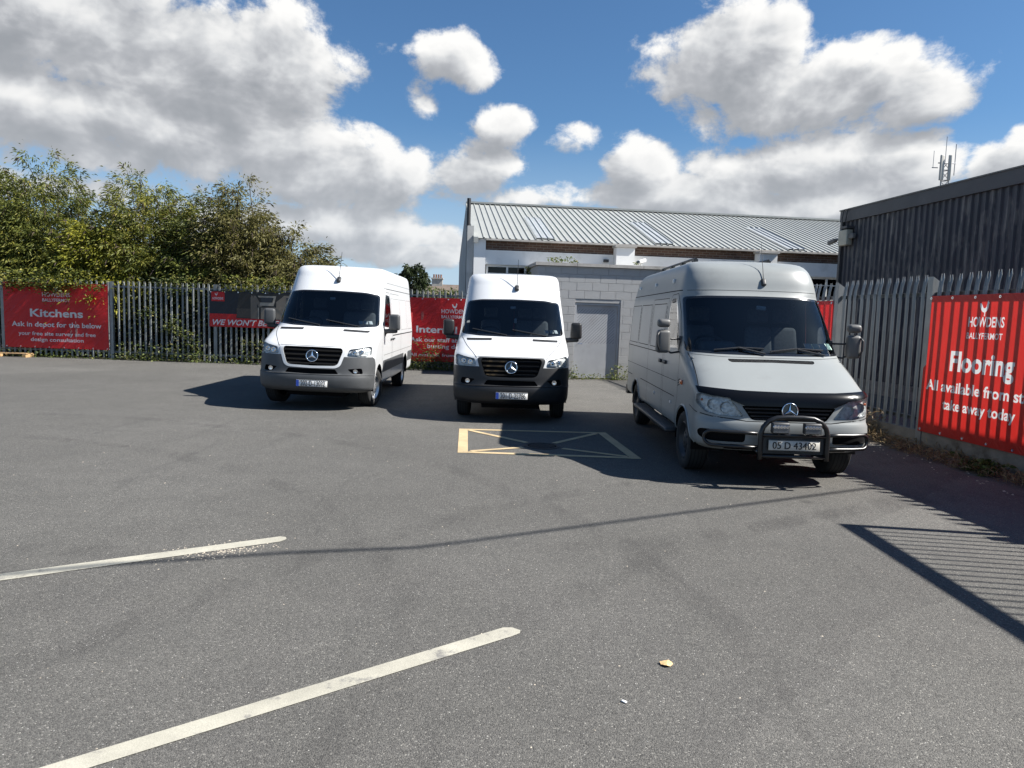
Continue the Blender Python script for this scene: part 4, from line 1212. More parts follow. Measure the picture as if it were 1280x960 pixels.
def ribbon(sh, specs, width, off=.0015, closed=False, sides=(1, -1), mb=None, lift=0.0):
    ch = sh.line(specs, closed, .03)
    if closed: ch.append(ch[0])
    S = np.array([c[0] for c in ch]); V = np.array([c[1] for c in ch]); P = sh.P(S, V); Nn = sh.N(S, V)
    T = np.gradient(P, axis=0); T /= np.maximum(np.linalg.norm(T, axis=1, keepdims=True), 1e-9)
    B = np.cross(Nn, T) * width / 2; P = P + Nn * off
    mb = mb or MB()
    for sg in sides:
        b0 = len(mb.v); k = np.array([sg, 1, 1])
        for p, bb, nn in zip(P, B, Nn):
            if lift: mb.v += [tuple((p + bb) * k), tuple((p + nn * lift) * k), tuple((p - bb) * k)]
            else: mb.v += [tuple((p + bb) * k), tuple((p - bb) * k)]
        w = 3 if lift else 2
        for i in range(len(P) - 1):
            for j in range(w - 1):
                q = [b0 + w * i + j, b0 + w * i + j + 1, b0 + w * (i + 1) + j + 1, b0 + w * (i + 1) + j]
                mb.f.append(tuple(q if sg > 0 else q[::-1]))
    return mb

def surf(sh, spec, off=0.0):
    a, b = sh.pt(spec); P = sh.P(np.array([a]), np.array([b]))[0]; n = sh.N(np.array([a]), np.array([b]))[0]
    return Vector(P + n * off), Vector(n)

def circle_poly(kind, cy, cz, r, z_floor, n=26, ry=None):
    """arch opening reaching down past the sill"""
    pts = []
    for k in range(n + 1):
        a = -0.32 * PI / 2 + (PI + 0.64 * PI / 2) * k / n
        pts.append((kind, cy + r * math.cos(a), cz + r * math.sin(a)))
    return [(kind, pts[-1][1], z_floor)] + [(kind, pts[0][1], z_floor)] + pts

def wheel(root, x, y, R, width, rim_mat, steer=0.0, dished=True):
    sg = 1 if x > 0 else -1
    w = empty('wheel', (x, y, R), steer); w.parent = root
    h = width / 2
    prof = [(-h * .80, R * .62), (-h * .97, R * .70), (-h, R * .82), (-h * .93, R * .93), (-h * .78, R * .985), (-h * .5, R), (h * .5, R), (h * .78, R * .985), (h * .93, R * .93), (h, R * .82), (h * .97, R * .70), (h * .80, R * .62)]
    MB().lathe(prof, 'x', 40).build('tyre', 'tyre_rubber', w, True, angle=50)
    b = MB()
    for k in range(5): b.lathe([(-h * .72 + k * h * .36 - .004, R * .9985), (-h * .72 + k * h * .36 - .004, R * 1.0005), (-h * .72 + k * h * .36 + .004, R * 1.0005), (-h * .72 + k * h * .36 + .004, R * .9985)], 'x', 40)
    b.build('tread_groove', 'gap_black', w)
    o = sg
    rp = [(o * h * .80, R * .63), (o * h * .86, R * .60), (o * h * .62, R * .56), (o * h * .45, R * .50), (o * h * .50, R * .40), (o * h * .66, R * .30), (o * h * .72, R * .18), (o * h * .80, R * .14), (o * h * .80, .001)]
    rm = MB().lathe(rp, 'x', 40).build('rim', rim_mat, w, True, angle=40)
    b = MB()
    for k in range(10):
        a = 2 * PI * k / 10
        b.lathe([(o * (h * .49 + .0), .001), (o * (h * .505), R * .055)], 'x', 10, (0, math.cos(a) * R * .455, math.sin(a) * R * .455))
    b.build('rim_holes', 'void_black', rm)
    b = MB()
    for k in range(6):
        a = 2 * PI * (k + .5) / 6
        b.lathe([(o * h * .74, .001), (o * h * .74, .014), (o * h * .66, .016)], 'x', 8, (0, math.cos(a) * R * .24, math.sin(a) * R * .24))
    b.build('wheel_nuts', 'rim_dark', rm)
    # inside of the rim
    MB().lathe([(-o * h * .8, R * .62), (0, R * .55), (0, .001)], 'x', 24).build('inner_disc', 'void_black', rm)
    return w

def cabin(root, sh, dash_z, ydash, ys, wheel_x, bulk_y, w_in):
    """dashboard, seats, steering wheel and bulkhead behind the glass"""
    inn = empty('cabin_interior', (0, 0, 0)); inn.parent = root
    prof = [(ydash - .02, dash_z - .02), (ydash + .30, dash_z + .05), (ydash + .46, dash_z + .04), (ydash + .56, dash_z - .10), (ydash + .60, dash_z - .6), (ydash - .02, dash_z - .6)]
    n = len(prof); v = [(-w_in + .02, a, b) for a, b in prof] + [(w_in - .02, a, b) for a, b in prof]
    me = mesh_from('dashboard', v, [tuple(range(n))[::-1], tuple(range(n, 2 * n))] + [(i, (i + 1) % n, n + (i + 1) % n, n + i) for i in range(n)], False, 'dash_grey'); fix_normals(me); link('dashboard', me, inn)
    link('binnacle', rbox_mesh('binnacle', .44, .30, .16, .06, 'dash_grey'), inn, (wheel_x, ydash + .36, dash_z + .09))
    prof = [(math.cos(a) * .016, .20 + math.sin(a) * .016) for a in np.linspace(0, 2 * PI, 9)]
    b = MB().lathe(prof, 'z', 28); b.tube([(-.19, 0, 0), (.19, 0, 0)], .014, 6); b.tube([(0, 0, 0), (0, -.19, 0)], .014, 6); b.lathe([(-.02, .07), (.015, .06), (.015, .001)], 'z', 14)
    b.build('steering_wheel', 'black_plastic', inn, True, loc=(wheel_x, ydash + .62, dash_z + .10), rot=(math.radians(38), 0, 0), angle=50)
    for sx in (wheel_x, -wheel_x * .55, -wheel_x * 1.2):
        st = empty('seat', (sx, ys, 0)); st.parent = inn
        link('backrest', rbox_mesh('backrest', .44 if sx == wheel_x else .40, .16, .66, .06, 'seat_cloth', taper=(.86, .8)), st, (0, .10, dash_z + .03), (-.2, 0, 0))
        link('headrest', rbox_mesh('headrest', .27, .10, .20, .04, 'seat_cloth'), st, (0, .20, dash_z + .50), (-.12, 0, 0))
    m = MB(); m.box(-w_in + .06, w_in - .06, bulk_y, bulk_y + .03, .5, 2.10); m.build('bulkhead', 'cabin_dark', inn)
    m = MB(); m.box(-w_in + .05, w_in - .05, ydash, bulk_y, .50, .55); m.build('cab_floor', 'cabin_dark', inn)
    return inn

def copy_tree(o, parent=None):
    c = o.copy(); C.objects.link(c); c.parent = parent
    for ch in list(o.children): copy_tree(ch, c)
    return c

def plate(root, loc, n, text, dull=False, euro=True, bold=.003):
    """registration plate facing -Y, tilted to the surface"""
    p = empty('number_plate', loc); p.parent = root
    rz = math.atan2(n.x, -n.y); p.rotation_euler = (-.04, 0, rz)
    link('plate_board', rbox_mesh('plate_board', .53, .012, .115, .004, 'plate_dull' if dull else 'plate_white', 1), p)
    if euro:
        m = MB(); m.box(-.262, -.217, -.0085, -.0065, -.054, .054); m.build('blue_band', 'plate_blue', p)
        me = text_mesh(text, .088 / .7, 'ink_black', .0, width=.42)
        cx = .022
    else:
        me = text_mesh(text, .074 / .7, 'ink_black', .0, width=.45); cx = 0
    for k, dx in enumerate((-.0016, .0, .0016)):   # three passes make the strokes bold
        mk = me.copy()
        for v in mk.vertices: v.co = (v.co.x + cx + dx, -.0085 - k * .0004, v.co.y - (.042 if euro else .036))
        link('lettering', mk, p)
    m = MB(); m.box(-.264, .264, -.0075, -.0062, .051, .0565); m.box(-.264, .264, -.0075, -.0062, -.0565, -.051); m.build('plate_border', 'ink_black', p)
    return p

def emblem(root, loc, n, r, backing='gloss_black'):
    e = empty('star_emblem', loc); e.parent = root; e.rotation_euler = (-math.asin(max(-1, min(1, n.z))) * .8, 0, 0)
    ring, star = star_meshes(r, 'chrome')
    ring.build('ring', 'chrome', e, True); star.build('star', 'chrome', e, loc=(0, -.006, 0))
    MB().lathe([(.012, r * .93), (.006, r * .9), (.006, .001)], 'y', 28).build('backing', backing, e)
    return e

# ---------------------------------------------------------------- the two white vans share one build
def white_van(name, label, reg, surround_mat, steer, extra):
    root = empty(name)
    tag(root, label, 'van', 'vans parked side by side in the yard')
    rows = [  # z     w     y0    L    p    yr
        (.315, .90, .19, .50, 2.8, 5.86), (.345, .955, .085, .52, 2.9, 5.90), (.42, .982, .018, .54, 2.9, 5.92), (.56, .99, .0, .55, 2.9, 5.93), (.625, .992, .012, .555, 2.9, 5.93), (.655, .993, .040, .56, 2.9, 5.93),
        (.80, .996, .055, .58, 2.9, 5.93), (.95, 1.0, .075, .60, 2.9, 5.93), (1.07, 1.0, .10, .62, 2.9, 5.93), (1.125, 1.0, .145, .64, 2.9, 5.93),
        (1.20, 1.0, .30, .70, 3.0, 5.93), (1.31, .997, .57, .74, 3.0, 5.93), (1.405, .99, .865, .75, 3.0, 5.92), (1.445, .985, .92, .74, 3.0, 5.92),
        (1.75, .955, 1.21, .66, 3.0, 5.91), (2.07, .918, 1.52, .60, 3.0, 5.90), (2.14, .910, 1.575, .58, 3.0, 5.90), (2.36, .890, 1.75, .55, 3.0, 5.88),
        (2.50, .868, 1.87, .50, 3.0, 5.86), (2.575, .822, 1.99, .45, 3.0, 5.82), (2.612, .72, 2.30, .40, 2.8, 5.70), (2.630, .46, 2.68, .35, 2.6, 5.4), (2.640, .02, 3.1, .3, 2.4, 5.0)]
    sh = Shell(rows, sill=(.36, 1.30, 1.60))
    f = lambda *a: [('f', x, z) for x, z in a]; s = lambda *a: [('s', y, z) for y, z in a]
    WH = .36
    R = []
    def reg_(name, poly, mat, off=0.0, two=False, hole=False, **k): R.append(dict(name=name, poly=poly, mat=mat, off=off, two=two, hole=hole, **k))
    reg_('arch', circle_poly('s', 1.02, WH, .425, .2), None, hole=True)
    reg_('arch', circle_poly('s', 4.685, WH, .425, .2), None, hole=True)
    ws = smooth_poly(f((0, 1.455), (.60, 1.465), (.905, 1.49), (.83, 2.035), (.60, 2.068), (0, 2.080)), .05)
    reg_('windscreen', ws, 'windscreen_glass', .0)
    ws2 = smooth_poly(f((0, 1.425), (.60, 1.435), (.932, 1.465), (.855, 2.058), (.60, 2.095), (0, 2.107)), .06)
    reg_('windscreen_seal', ws2, 'gloss_black', .001, skirt=False)
    sw = smooth_poly(s((1.56, 1.50), (2.42, 1.46), (2.42, 2.02), (2.03, 2.04)), .06)
    reg_('side_window', sw, 'window_glass', 0.0, True)
    sw2 = smooth_poly(s((1.48, 1.47), (2.47, 1.42), (2.47, 2.06), (2.00, 2.085)), .07)
    reg_('window_seal', sw2, 'gloss_black', .001, True, skirt=False)
    hl = smooth_poly([('f', .585, .955), ('f', .62, 1.075), ('f', .80, 1.105), ('f', .93, 1.135), ('f', .965, 1.10), ('f', .955, .965), ('f', .90, .945)], .03)
    reg_('headlight', hl, 'lamp_reflector', -.035, True)
    gr = smooth_poly(f((0, 1.095), (.49, 1.09), (.515, 1.04), (.44, .815), (.385, .785), (0, .775)), .04)
    reg_('grille', gr, 'void_black', -.045)
    gs = smooth_poly(f((0, 1.10), (.555, 1.10), (.57, 1.05), (.485, .79), (.41, .745), (0, .735)), .05)
    reg_('grille_surround', gs, surround_mat, .006)
    it = smooth_poly(f((0, .725), (.40, .725), (.455, .645), (0, .635)), .02)
    reg_('lower_intake', it, 'void_black', -.05)
    fg = smooth_poly(f((.60, .735), (.83, .755), (.85, .655), (.70, .648)), .03)
    reg_('foglight_recess', fg, 'void_black', -.03, True)
    vt = smooth_poly(f((.36, 1.365), (.80, 1.352), (.82, 1.388), (.36, 1.402)), .012)
    reg_('cowl_vent', vt, 'black_plastic', -.012, True)
    bp = [('f', 0, .25), ('s', .58, .25), ('s', .60, .60), ('s', .60, .80), ('s', .52, .90), ('f', .972, .945), ('f', .57, .945), ('f', 0, .945)]
    reg_('bumper', bp, extra.get('bumper', 'grey_plastic'), 0.004, skirt=True)
    st = smooth_poly(s((1.42, .60), (4.26, .60), (4.28, .82), (1.44, .82)), .04)
    reg_('side_moulding', st, 'grey_plastic', .012, True)
    st = smooth_poly(s((5.10, .60), (5.78, .60), (5.78, .82), (5.08, .82)), .04)
    reg_('side_moulding', st, 'grey_plastic', .012, True)
    v, t, idx = cut_shell(sh, R)
    objs = {}
    body = link('body_shell', region_mesh('body_shell', sh, v, t[idx == -1], 'white_paint'), root)
    cab = t[(idx == -1)]; cc_ = v[cab].mean(1); pc = sh.P(cc_[:, 0], cc_[:, 1])
    sel = cab[(pc[:, 1] < 2.62) & (pc[:, 2] > 1.2) & (pc[:, 1] > .9)]
    link('dimming_liner', region_mesh('dimming_liner', sh, v, sel, 'cabin_dark', -.03, skirt=False), root)  # dark inner skin added so white paint doesn't brighten the cabin
    for i, r in enumerate(R):
        if r['hole'] or not (idx == i).any(): continue
        for mir in ((1, -1) if r['two'] else ('both',)):
            o = link(r['name'], region_mesh(r['name'], sh, v, t[idx == i], r['mat'], r['off'], r.get('skirt', True), mir), root)
            objs.setdefault(r['name'], []).append(o)
    # clear cover and projector units over each headlight
    hi = [i for i, r in enumerate(R) if r['name'] == 'headlight'][0]
    for mir, o in zip((1, -1), objs['headlight']):
        link('lens', region_mesh('lens', sh, v, t[idx == hi], 'lamp_glass', .003, False, mir), o)
        b = MB()
        for fx, fz, rr in ((.70, 1.02, .048), (.82, 1.035, .045)):
            p, n = surf(sh, ('f', fx, fz), -.022); p.x *= mir
            b.lathe([(.0, rr), (-.018, rr * .9), (-.018, rr * .7), (.0, rr * .62), (-.008, .001)], 'y', 18, p)
        b.build('reflector_cups', 'chrome', o, True, angle=40)
        b = MB(); pts = [surf(sh, ('f', x, z), -.010)[0] for x, z in ((.60, .975), (.70, .972), (.80, .972), (.90, .978))]
        b.tube([(p.x * mir, p.y, p.z) for p in pts], .008, 6); b.build('light_bar', 'paper_white', o)
    # grille bars
    g = objs['grille'][0]
    for z, hw in ((1.045, .50), (.965, .475), (.885, .45), (.82, .42)):
        b = MB()
        pts = [surf(sh, ('f', abs(x), z), -.014)[0] for x in np.linspace(-hw, hw, 17)]
        pts = [(x, p.y, p.z) for x, p in zip(np.linspace(-hw, hw, 17), pts)]
        n0 = 0
        for (x, y, zz) in pts: b.v += [(x, y - .004, zz - .016), (x, y - .012, zz + .010), (x, y + .03, zz + .018), (x, y + .03, zz - .016)]
        for k in range(16):
            for j in range(4): b.f.append((4 * k + j, 4 * k + (j + 1) % 4, 4 * k + 4 + (j + 1) % 4, 4 * k + 4 + j))
        b.build('grille_bar', 'gloss_black', g)
    p, n = surf(sh, ('f', 0, .945)); emblem(root, (0, p.y - .012, .945), n, .105)
    # foglights
    for mir, o in zip((1, -1), objs['foglight_recess']):
        p, n = surf(sh, ('f', .735, .70), -.012); b = MB().lathe([(.02, .038), (-.006, .038), (-.006, .030), (.004, .027), (.006, .001)], 'y', 16, (p.x * mir, p.y, p.z)); b.build('foglight', 'chrome', o, True, angle=40)
    # creases on the bumper and panel gaps
    mb = ribbon(sh, [('f', 0, .628), ('f', .9, .628), ('s', .55, .628)], .022, -.001, lift=.012); mb.build('bumper_ledge', extra.get('bumper', 'grey_plastic'), root)
    mb = MB()
    G = lambda sp, w=.007, c=False: ribbon(sh, sp, w, .0015, c, mb=mb)
    G([('f', .585, 1.09), ('f', .66, 1.17), ('f', .78, 1.27), ('f', .90, 1.40)], .009)                # bonnet edge
    G(f((0, 1.112), (.30, 1.112), (.57, 1.112)), .009)
    G([('s', 1.36, 1.30), ('s', 1.30, .92), ('s', 1.47, .62), ('s', 1.50, .45)]); G(s((2.50, .45), (2.50, 2.05), (2.44, 2.13), (2.05, 2.13), (1.80, 1.86), (1.40, 1.44), (1.36, 1.30)))
    G(s((2.58, .45), (2.58, 2.12), (3.82, 2.12), (3.82, .45))); G(s((2.60, 1.27), (5.80, 1.27)), .022)
    G(s((1.95, 2.20), (5.86, 2.20)), .012); G(s((2.05, 2.32), (5.84, 2.32)), .006)
    G(s((2.66, 1.36), (3.74, 1.36), (3.74, 2.02), (2.66, 2.02)), .005, True); G(s((3.92, 1.36), (4.85, 1.36), (4.85, 2.02), (3.92, 2.02)), .005, True); G(s((4.95, 1.36), (5.78, 1.36), (5.78, 2.02), (4.95, 2.02)), .005, True)
    G(s((1.5, .92), (5.85, .92)), .006)
    mb.build('panel_gaps', 'gap_black', root)
    # handles, side lamp
    for sg in (1, -1):
        for yy, zz in ((2.36, 1.20), (2.68, 1.20)):
            p, n = surf(sh, ('s', yy, zz), .012); link('door_handle', rbox_mesh('door_handle', .03, .17, .035, .012, 'black_plastic', 2), root, (p.x * sg, p.y, p.z))
    # mirrors
    for sg in (1, -1):
        mi = empty('door_mirror', (sg * 1.12, 1.50, 1.50)); mi.parent = root
        link('housing', rbox_mesh('housing', .215, .13, .30, .045, extra.get('bumper', 'grey_plastic'), 4, (.92, .85)), mi, (sg * .065, 0, .06), (.06, 0, sg * -.12))
        link('mirror_foot', rbox_mesh('mirror_foot', .30, .10, .085, .03, 'black_plastic', 3), mi, (sg * -.03, .03, -.115), (0, sg * -.08, 0))
        MB().tube([(sg * -.17, .06, -.30), (sg * -.12, .05, -.16), (sg * -.03, .02, -.09)], .032, 8).build('arm', 'black_plastic', mi, True)
    # wheels, wheel wells, underside
    for x in (.835, -.835):
        wheel(root, x, 1.02, WH - .01, .235, 'rim_silver', steer); wheel(root, x, 4.685, WH - .01, .235, 'rim_silver')
        for y in (1.02, 4.685):
            b = MB(); xi, xo = (.45, .975)
            for k in range(17):
                a = -.1 + (PI + .2) * k / 16; b.v += [(math.copysign(xi, x), y + math.cos(a) * .44, WH + math.sin(a) * .44), (math.copysign(xo, x), y + math.cos(a) * .44, WH + math.sin(a) * .44)]
            for k in range(16): b.f.append((2 * k, 2 * k + 1, 2 * k + 3, 2 * k + 2))
            b.f.append(tuple(2 * k for k in range(17))); b.build('wheel_well', 'void_black', root)
    m = MB(); m.box(-.70, .70, .42, 5.8, .30, .40); m.box(-.50, .50, .40, .9, .22, .30); m.box(-.12, .12, 1.2, 5.2, .20, .30); m.build('underbody_blocker', 'void_black', root)  # added to keep light out of the hollow shell; front box is the valance
    # aerial, wipers
    p, n = surf(sh, ('f', .0, 2.30)); ae = empty('aerial', p); ae.parent = root
    link('aerial_base', rbox_mesh('aerial_base', .08, .13, .07, .025, 'black_plastic', 3), ae, (0.06, .0, .02), (.7, 0, 0))
    MB().tube([(.06, .0, .03), (.075, .14, .56)], [.007, .004], 5).build('rod', 'black_plastic', ae)
    for sg, a0 in ((1, .62), (-1, -.10)):
        pts = [surf(sh, ('f', abs(x), 1.45 + .012 * k), .012)[0] for k, x in enumerate(np.linspace(a0, a0 - .62, 9))]
        pts = [(x, p.y, p.z) for x, p in zip(np.linspace(a0, a0 - .62, 9), pts)]
        MB().tube(pts, .009, 5).build('wiper', 'black_plastic', root)
    cabin(root, sh, 1.36, 1.02, 2.10, -.43, 2.66, .93)
    p, n = surf(sh, ('f', 0, 2.02), -.03); link('rear_view_mirror', rbox_mesh('rear_view_mirror', .10, .03, .05, .01, 'paper_white', 2), root, (.0, p.y, p.z - .05))
    # paper discs inside the glass
    for k, x in enumerate((.62, .71, .79)):
        p, n = surf(sh, ('f', x, 1.535), -.004); q = rbox_mesh('windscreen_sticker', .075, .004, .075, .0018, 'paper_white', 1); o = link('windscreen_sticker', q, root, p)
        o.rotation_euler = (-math.asin(n.z), 0, math.atan2(n.x, -n.y))
    p, n = surf(sh, ('f', extra.get('plate_x', 0), .475), .012); plate(root, p, n, reg)
    # rear lamps
    for sg in (1, -1):
        m = MB(); m.box(sg * .93 - .05, sg * .93 + .05, 5.86, 5.945, 1.1, 1.75); m.build('rear_lamp', 'red_cord', root)
    if extra.get('pendant'):
        b = MB(); p, n = surf(sh, ('f', .02, 1.96), -.10); b.tube([p, p - Vector((0, 0, .16))], .004, 5); b.build('pendant_cord', 'red_cord', root)
        link('pendant', rbox_mesh('pendant', .05, .03, .09, .012, 'paper_white', 2), root, p - Vector((-.03, 0, .18)))
        b = MB(); b.tube([p - Vector((0, 0, .22)), p - Vector((0, 0, .38))], [.012, .02], 6); b.build('tassel', 'red_cord', root)
    return root

va = white_van('panel_van', 'white panel van parked farthest left, its lit side and dark side moulding showing', '202-D-13032', 'white_paint', -0.20, {'plate_x': .02})
va.location = (-3.46, 12.13, 0.012); va.rotation_euler = (0, math.radians(1.1), math.radians(1.2))
vb = white_van('panel_van', 'white panel van in the middle, seen head-on before the shed', '201-D-25786', 'bumper_black', 0.0, {'plate_x': -.02, 'pendant': True, 'bumper': 'bumper_black'})
vb.location = (-.02, 11.37, 0); vb.rotation_euler = (0, 0, math.radians(0.0)); vb.scale = (.965, .965, .965)

# ---------------------------------------------------------------- grey high-roof van with a bull bar
def grey_van():
    root = empty('panel_van'); tag(root, 'matte grey older van with a black bull bar and spot lamps', 'van', 'vans parked side by side in the yard')
    rows = [
        (.37, .85, .13, .40, 3.6, 5.40), (.43, .915, .03, .42, 3.8, 5.45), (.50, .935, .005, .44, 3.8, 5.47), (.60, .942, .0, .45, 3.8, 5.48), (.675, .942, .008, .46, 3.8, 5.48), (.705, .938, .040, .46, 3.8, 5.48),
        (.80, .94, .05, .46, 3.9, 5.48), (.94, .942, .07, .46, 3.9, 5.48), (.99, .942, .105, .48, 3.9, 5.48), (1.05, .942, .20, .53, 3.8, 5.48), (1.20, .940, .46, .58, 3.7, 5.48),
        (1.335, .935, .715, .60, 3.5, 5.48), (1.375, .932, .775, .60, 3.4, 5.47), (1.75, .910, 1.12, .55, 3.3, 5.46), (2.05, .880, 1.39, .50, 3.2, 5.45), (2.11, .866, 1.435, .46, 3.6, 5.45),
        (2.30, .820, 1.52, .40, 4.0, 5.43), (2.42, .775, 1.60, .38, 4.0, 5.40), (2.495, .71, 1.73, .36, 3.8, 5.33), (2.535, .59, 1.98, .38, 2.9, 5.21), (2.555, .41, 2.28, .34, 2.6, 5.0), (2.563, .02, 2.7, .3, 2.4, 4.6)]
    sh = Shell(rows, sill=(.42, 1.20, 1.45))
    f = lambda *a: [('f', x, z) for x, z in a]; s = lambda *a: [('s', y, z) for y, z in a]
    WH = .345; R = []
    def reg_(name, poly, mat, off=0.0, two=False, hole=False, **k): R.append(dict(name=name, poly=poly, mat=mat, off=off, two=two, hole=hole, **k))
    YF, YR = .87, 4.40
    reg_('arch', circle_poly('s', YF, WH, .40, .3), None, hole=True)
    reg_('arch', circle_poly('s', YR, WH, .40, .3), None, hole=True)
    ws = smooth_poly(f((0, 1.395), (.60, 1.40), (.878, 1.41), (.822, 2.02), (.60, 2.040), (0, 2.045)), .03)
    reg_('windscreen', ws, 'windscreen_glass')
    ws2 = smooth_poly(f((0, 1.368), (.60, 1.373), (.904, 1.385), (.846, 2.048), (.60, 2.066), (0, 2.072)), .04)
    reg_('windscreen_seal', ws2, 'gloss_black', .001, skirt=False)
    reg_('side_window', smooth_poly(s((1.36, 1.44), (2.04, 1.42), (2.04, 1.98), (1.76, 2.0)), .07), 'window_glass', 0, True)
    reg_('window_seal', smooth_poly(s((1.28, 1.41), (2.09, 1.385), (2.09, 2.02), (1.73, 2.045)), .08), 'gloss_black', .001, True, skirt=False)
    hl = smooth_poly(f((.475, .745), (.62, .935), (.80, .955), (.925, .965), (.932, .86), (.86, .775), (.70, .745)), .025)
    reg_('headlight', hl, 'lamp_reflector', -.04, True)
    dfl = [('f', 0, .865), ('f', .46, .862), ('f', .60, .915), ('f', .80, .955), ('f', .905, .972), ('f', .915, 1.025), ('f', .80, 1.018), ('f', .50, 1.004), ('f', 0, .998)]
    reg_('bonnet_deflector', dfl, 'deflector_black', .022)
    reg_('grille', smooth_poly(f((0, .865), (.50, .862), (.40, .725), (.36, .712), (0, .712)), .02), 'void_black', -.05)
    reg_('bumper_insert', smooth_poly(f((.46, .60), (.905, .60), (.925, .56), (.905, .50), (.80, .475), (.46, .475)), .04), 'void_black', -.025, True)
    reg_('lower_intake', smooth_poly(f((0, .45), (.62, .45), (.66, .38), (0, .38)), .02), 'void_black', -.03)
    reg_('cowl_vent', smooth_poly(f((0, 1.33), (.0, 1.298), (.46, 1.292), (.49, 1.305), (.49, 1.326)), .01), 'gap_black', -.008)
    reg_('rear_quarter', [('s', 6, 0), ('s', 6, .01), ('s', 6, .02)], None, hole=True)
    v, t, idx = cut_shell(sh, R)
    objs = {}
    link('body_shell', region_mesh('body_shell', sh, v, t[idx == -1], 'grey_paint'), root)
    cab = t[(idx == -1)]; c2 = v[cab].mean(1); pc = sh.P(c2[:, 0], c2[:, 1]); sel = cab[(pc[:, 1] < 2.40) & (pc[:, 2] > 1.15) & (pc[:, 1] > .7)]
    link('dimming_liner', region_mesh('dimming_liner', sh, v, sel, 'cabin_dark', -.03, skirt=False), root)  # inner skin added in a dark colour to keep the cab dim
    for i, r in enumerate(R):
        if r['hole'] or not (idx == i).any(): continue
        for mir in ((1, -1) if r['two'] else ('both',)):
            o = link(r['name'], region_mesh(r['name'], sh, v, t[idx == i], r['mat'], r['off'], r.get('skirt', True), mir), root); objs.setdefault(r['name'], []).append(o)
    hi = [i for i, r in enumerate(R) if r['name'] == 'headlight'][0]
    for mir, o in zip((1, -1), objs['headlight']):
        link('lens', region_mesh('lens', sh, v, t[idx == hi], 'lamp_glass', .003, False, mir), o)
        b = MB()
        for fx, fz, rr in ((.66, .835, .062), (.80, .865, .058)):
            p, n = surf(sh, ('f', fx, fz), -.03); p.x *= mir
            b.lathe([(.0, rr), (.018, rr * .8), (.03, rr * .3), (.012, rr * .25), (.010, .001)], 'y', 18, p)
        b.build('reflector_cups', 'lamp_reflector', o, True, angle=40)
        p, n = surf(sh, ('f', .90, .90), -.02); b = MB().lathe([(0, .014), (-.006, .010), (-.008, .001)], 'y', 12, (p.x * mir, p.y, p.z)); b.build('side_bulb', 'amber_lens', o, True)
    g = objs['grille'][0]
    for z, hw in ((.835, .46), (.795, .43), (.755, .40), (.725, .37)):
        b = MB(); X = np.linspace(-hw, hw, 13)
        for x in X:
            p = surf(sh, ('f', abs(x), z), -.015)[0]; b.v += [(x, p.y - .006, z - .008), (x, p.y - .010, z + .008), (x, p.y + .03, z + .010), (x, p.y + .03, z - .010)]
        for k in range(12):
            for j in range(4): b.f.append((4 * k + j, 4 * k + (j + 1) % 4, 4 * k + 4 + (j + 1) % 4, 4 * k + 4 + j))
        b.build('grille_bar', 'black_plastic', g)
    p, n = surf(sh, ('f', 0, .83)); emblem(root, (0, p.y - .03, .825), n, .088)
    # mesh over the cowl vent
    cv = objs['cowl_vent'][0]; b = MB()
    for x in np.linspace(-.47, .47, 60):
        p0 = surf(sh, ('f', abs(x), 1.298), .0)[0]; p1 = surf(sh, ('f', abs(x), 1.326), .0)[0]; b.tube([(x, p0.y, p0.z), (x, p1.y, p1.z)], .0028, 4)
    b.build('vent_mesh', 'grey_plastic', cv)
    mb = MB(); G = lambda sp, w=.008, c=False, o_=.0015: ribbon(sh, sp, w, o_, c, mb=mb)
    G([('f', .905, .985), ('f', .885, 1.12), ('f', .87, 1.28), ('f', .885, 1.37)], .009)
    G(f((0, 1.345), (.5, 1.345), (.885, 1.36)), .006)
    G(f((0, .700), (.45, .700), (.60, .72), (.80, .735), (.925, .76)), .010); G([('f', .925, .76), ('s', .56, .80)], .008)
    G(f((0, 2.14), (.5, 2.138), (.80, 2.13)), .005)
    G([('s', 1.20, 1.25), ('s', 1.22, .85), ('s', 1.32, .60), ('s', 1.32, .48)]); G(s((2.15, .48), (2.15, 1.98), (2.07, 2.08), (1.75, 2.09), (1.50, 1.85), (1.23, 1.45), (1.20, 1.25)))
    G(s((2.24, .48), (2.24, 2.04), (3.38, 2.04), (3.38, .48))); G(s((1.66, 2.13), (5.42, 2.13)), .012); G(s((1.4, .80), (3.98, .80)), .010); G(s((4.83, .80), (5.42, .80)), .010)
    G(s((1.32, 1.0), (5.42, 1.0)), .006); G(s((2.30, 1.30), (5.35, 1.30)), .012)
    for a, b_ in ((2.34, 3.28), (3.46, 4.36), (4.46, 5.30)): G(s((a, 1.36), (b_, 1.36), (b_, 1.97), (a, 1.97)), .010, True)
    for a in (2.29, 3.37, 4.41):
        for k in range(9): G(s((a, 1.40 + k * .062), (a + .012, 1.44 + k * .062)), .016)
    for k in range(3): G(s((1.10 + .0 * k, .985 + k * .030), (1.20, .955 + k * .030)), .012)
    mb.build('panel_gaps', 'gap_black', root)
    for sg in (1, -1):
        p, n = surf(sh, ('s', 1.00, 1.015), .008); link('side_indicator', rbox_mesh('side_indicator', .022, .11, .055, .01, 'amber_lens', 2), root, (p.x * sg, p.y, p.z))
        for yy, zz in ((2.02, 1.19), (2.34, 1.19)):
            p, n = surf(sh, ('s', yy, zz), .014); link('door_handle', rbox_mesh('door_handle', .035, .14, .05, .014, 'black_plastic', 2), root, (p.x * sg, p.y, p.z))
        for yy in (2.25, 3.55, 5.0):
            p, n = surf(sh, ('s', yy, 2.27), .008); link('marker_lamp', rbox_mesh('marker_lamp', .03, .05, .055, .008, 'paper_white', 2), root, (p.x * sg, p.y, p.z))
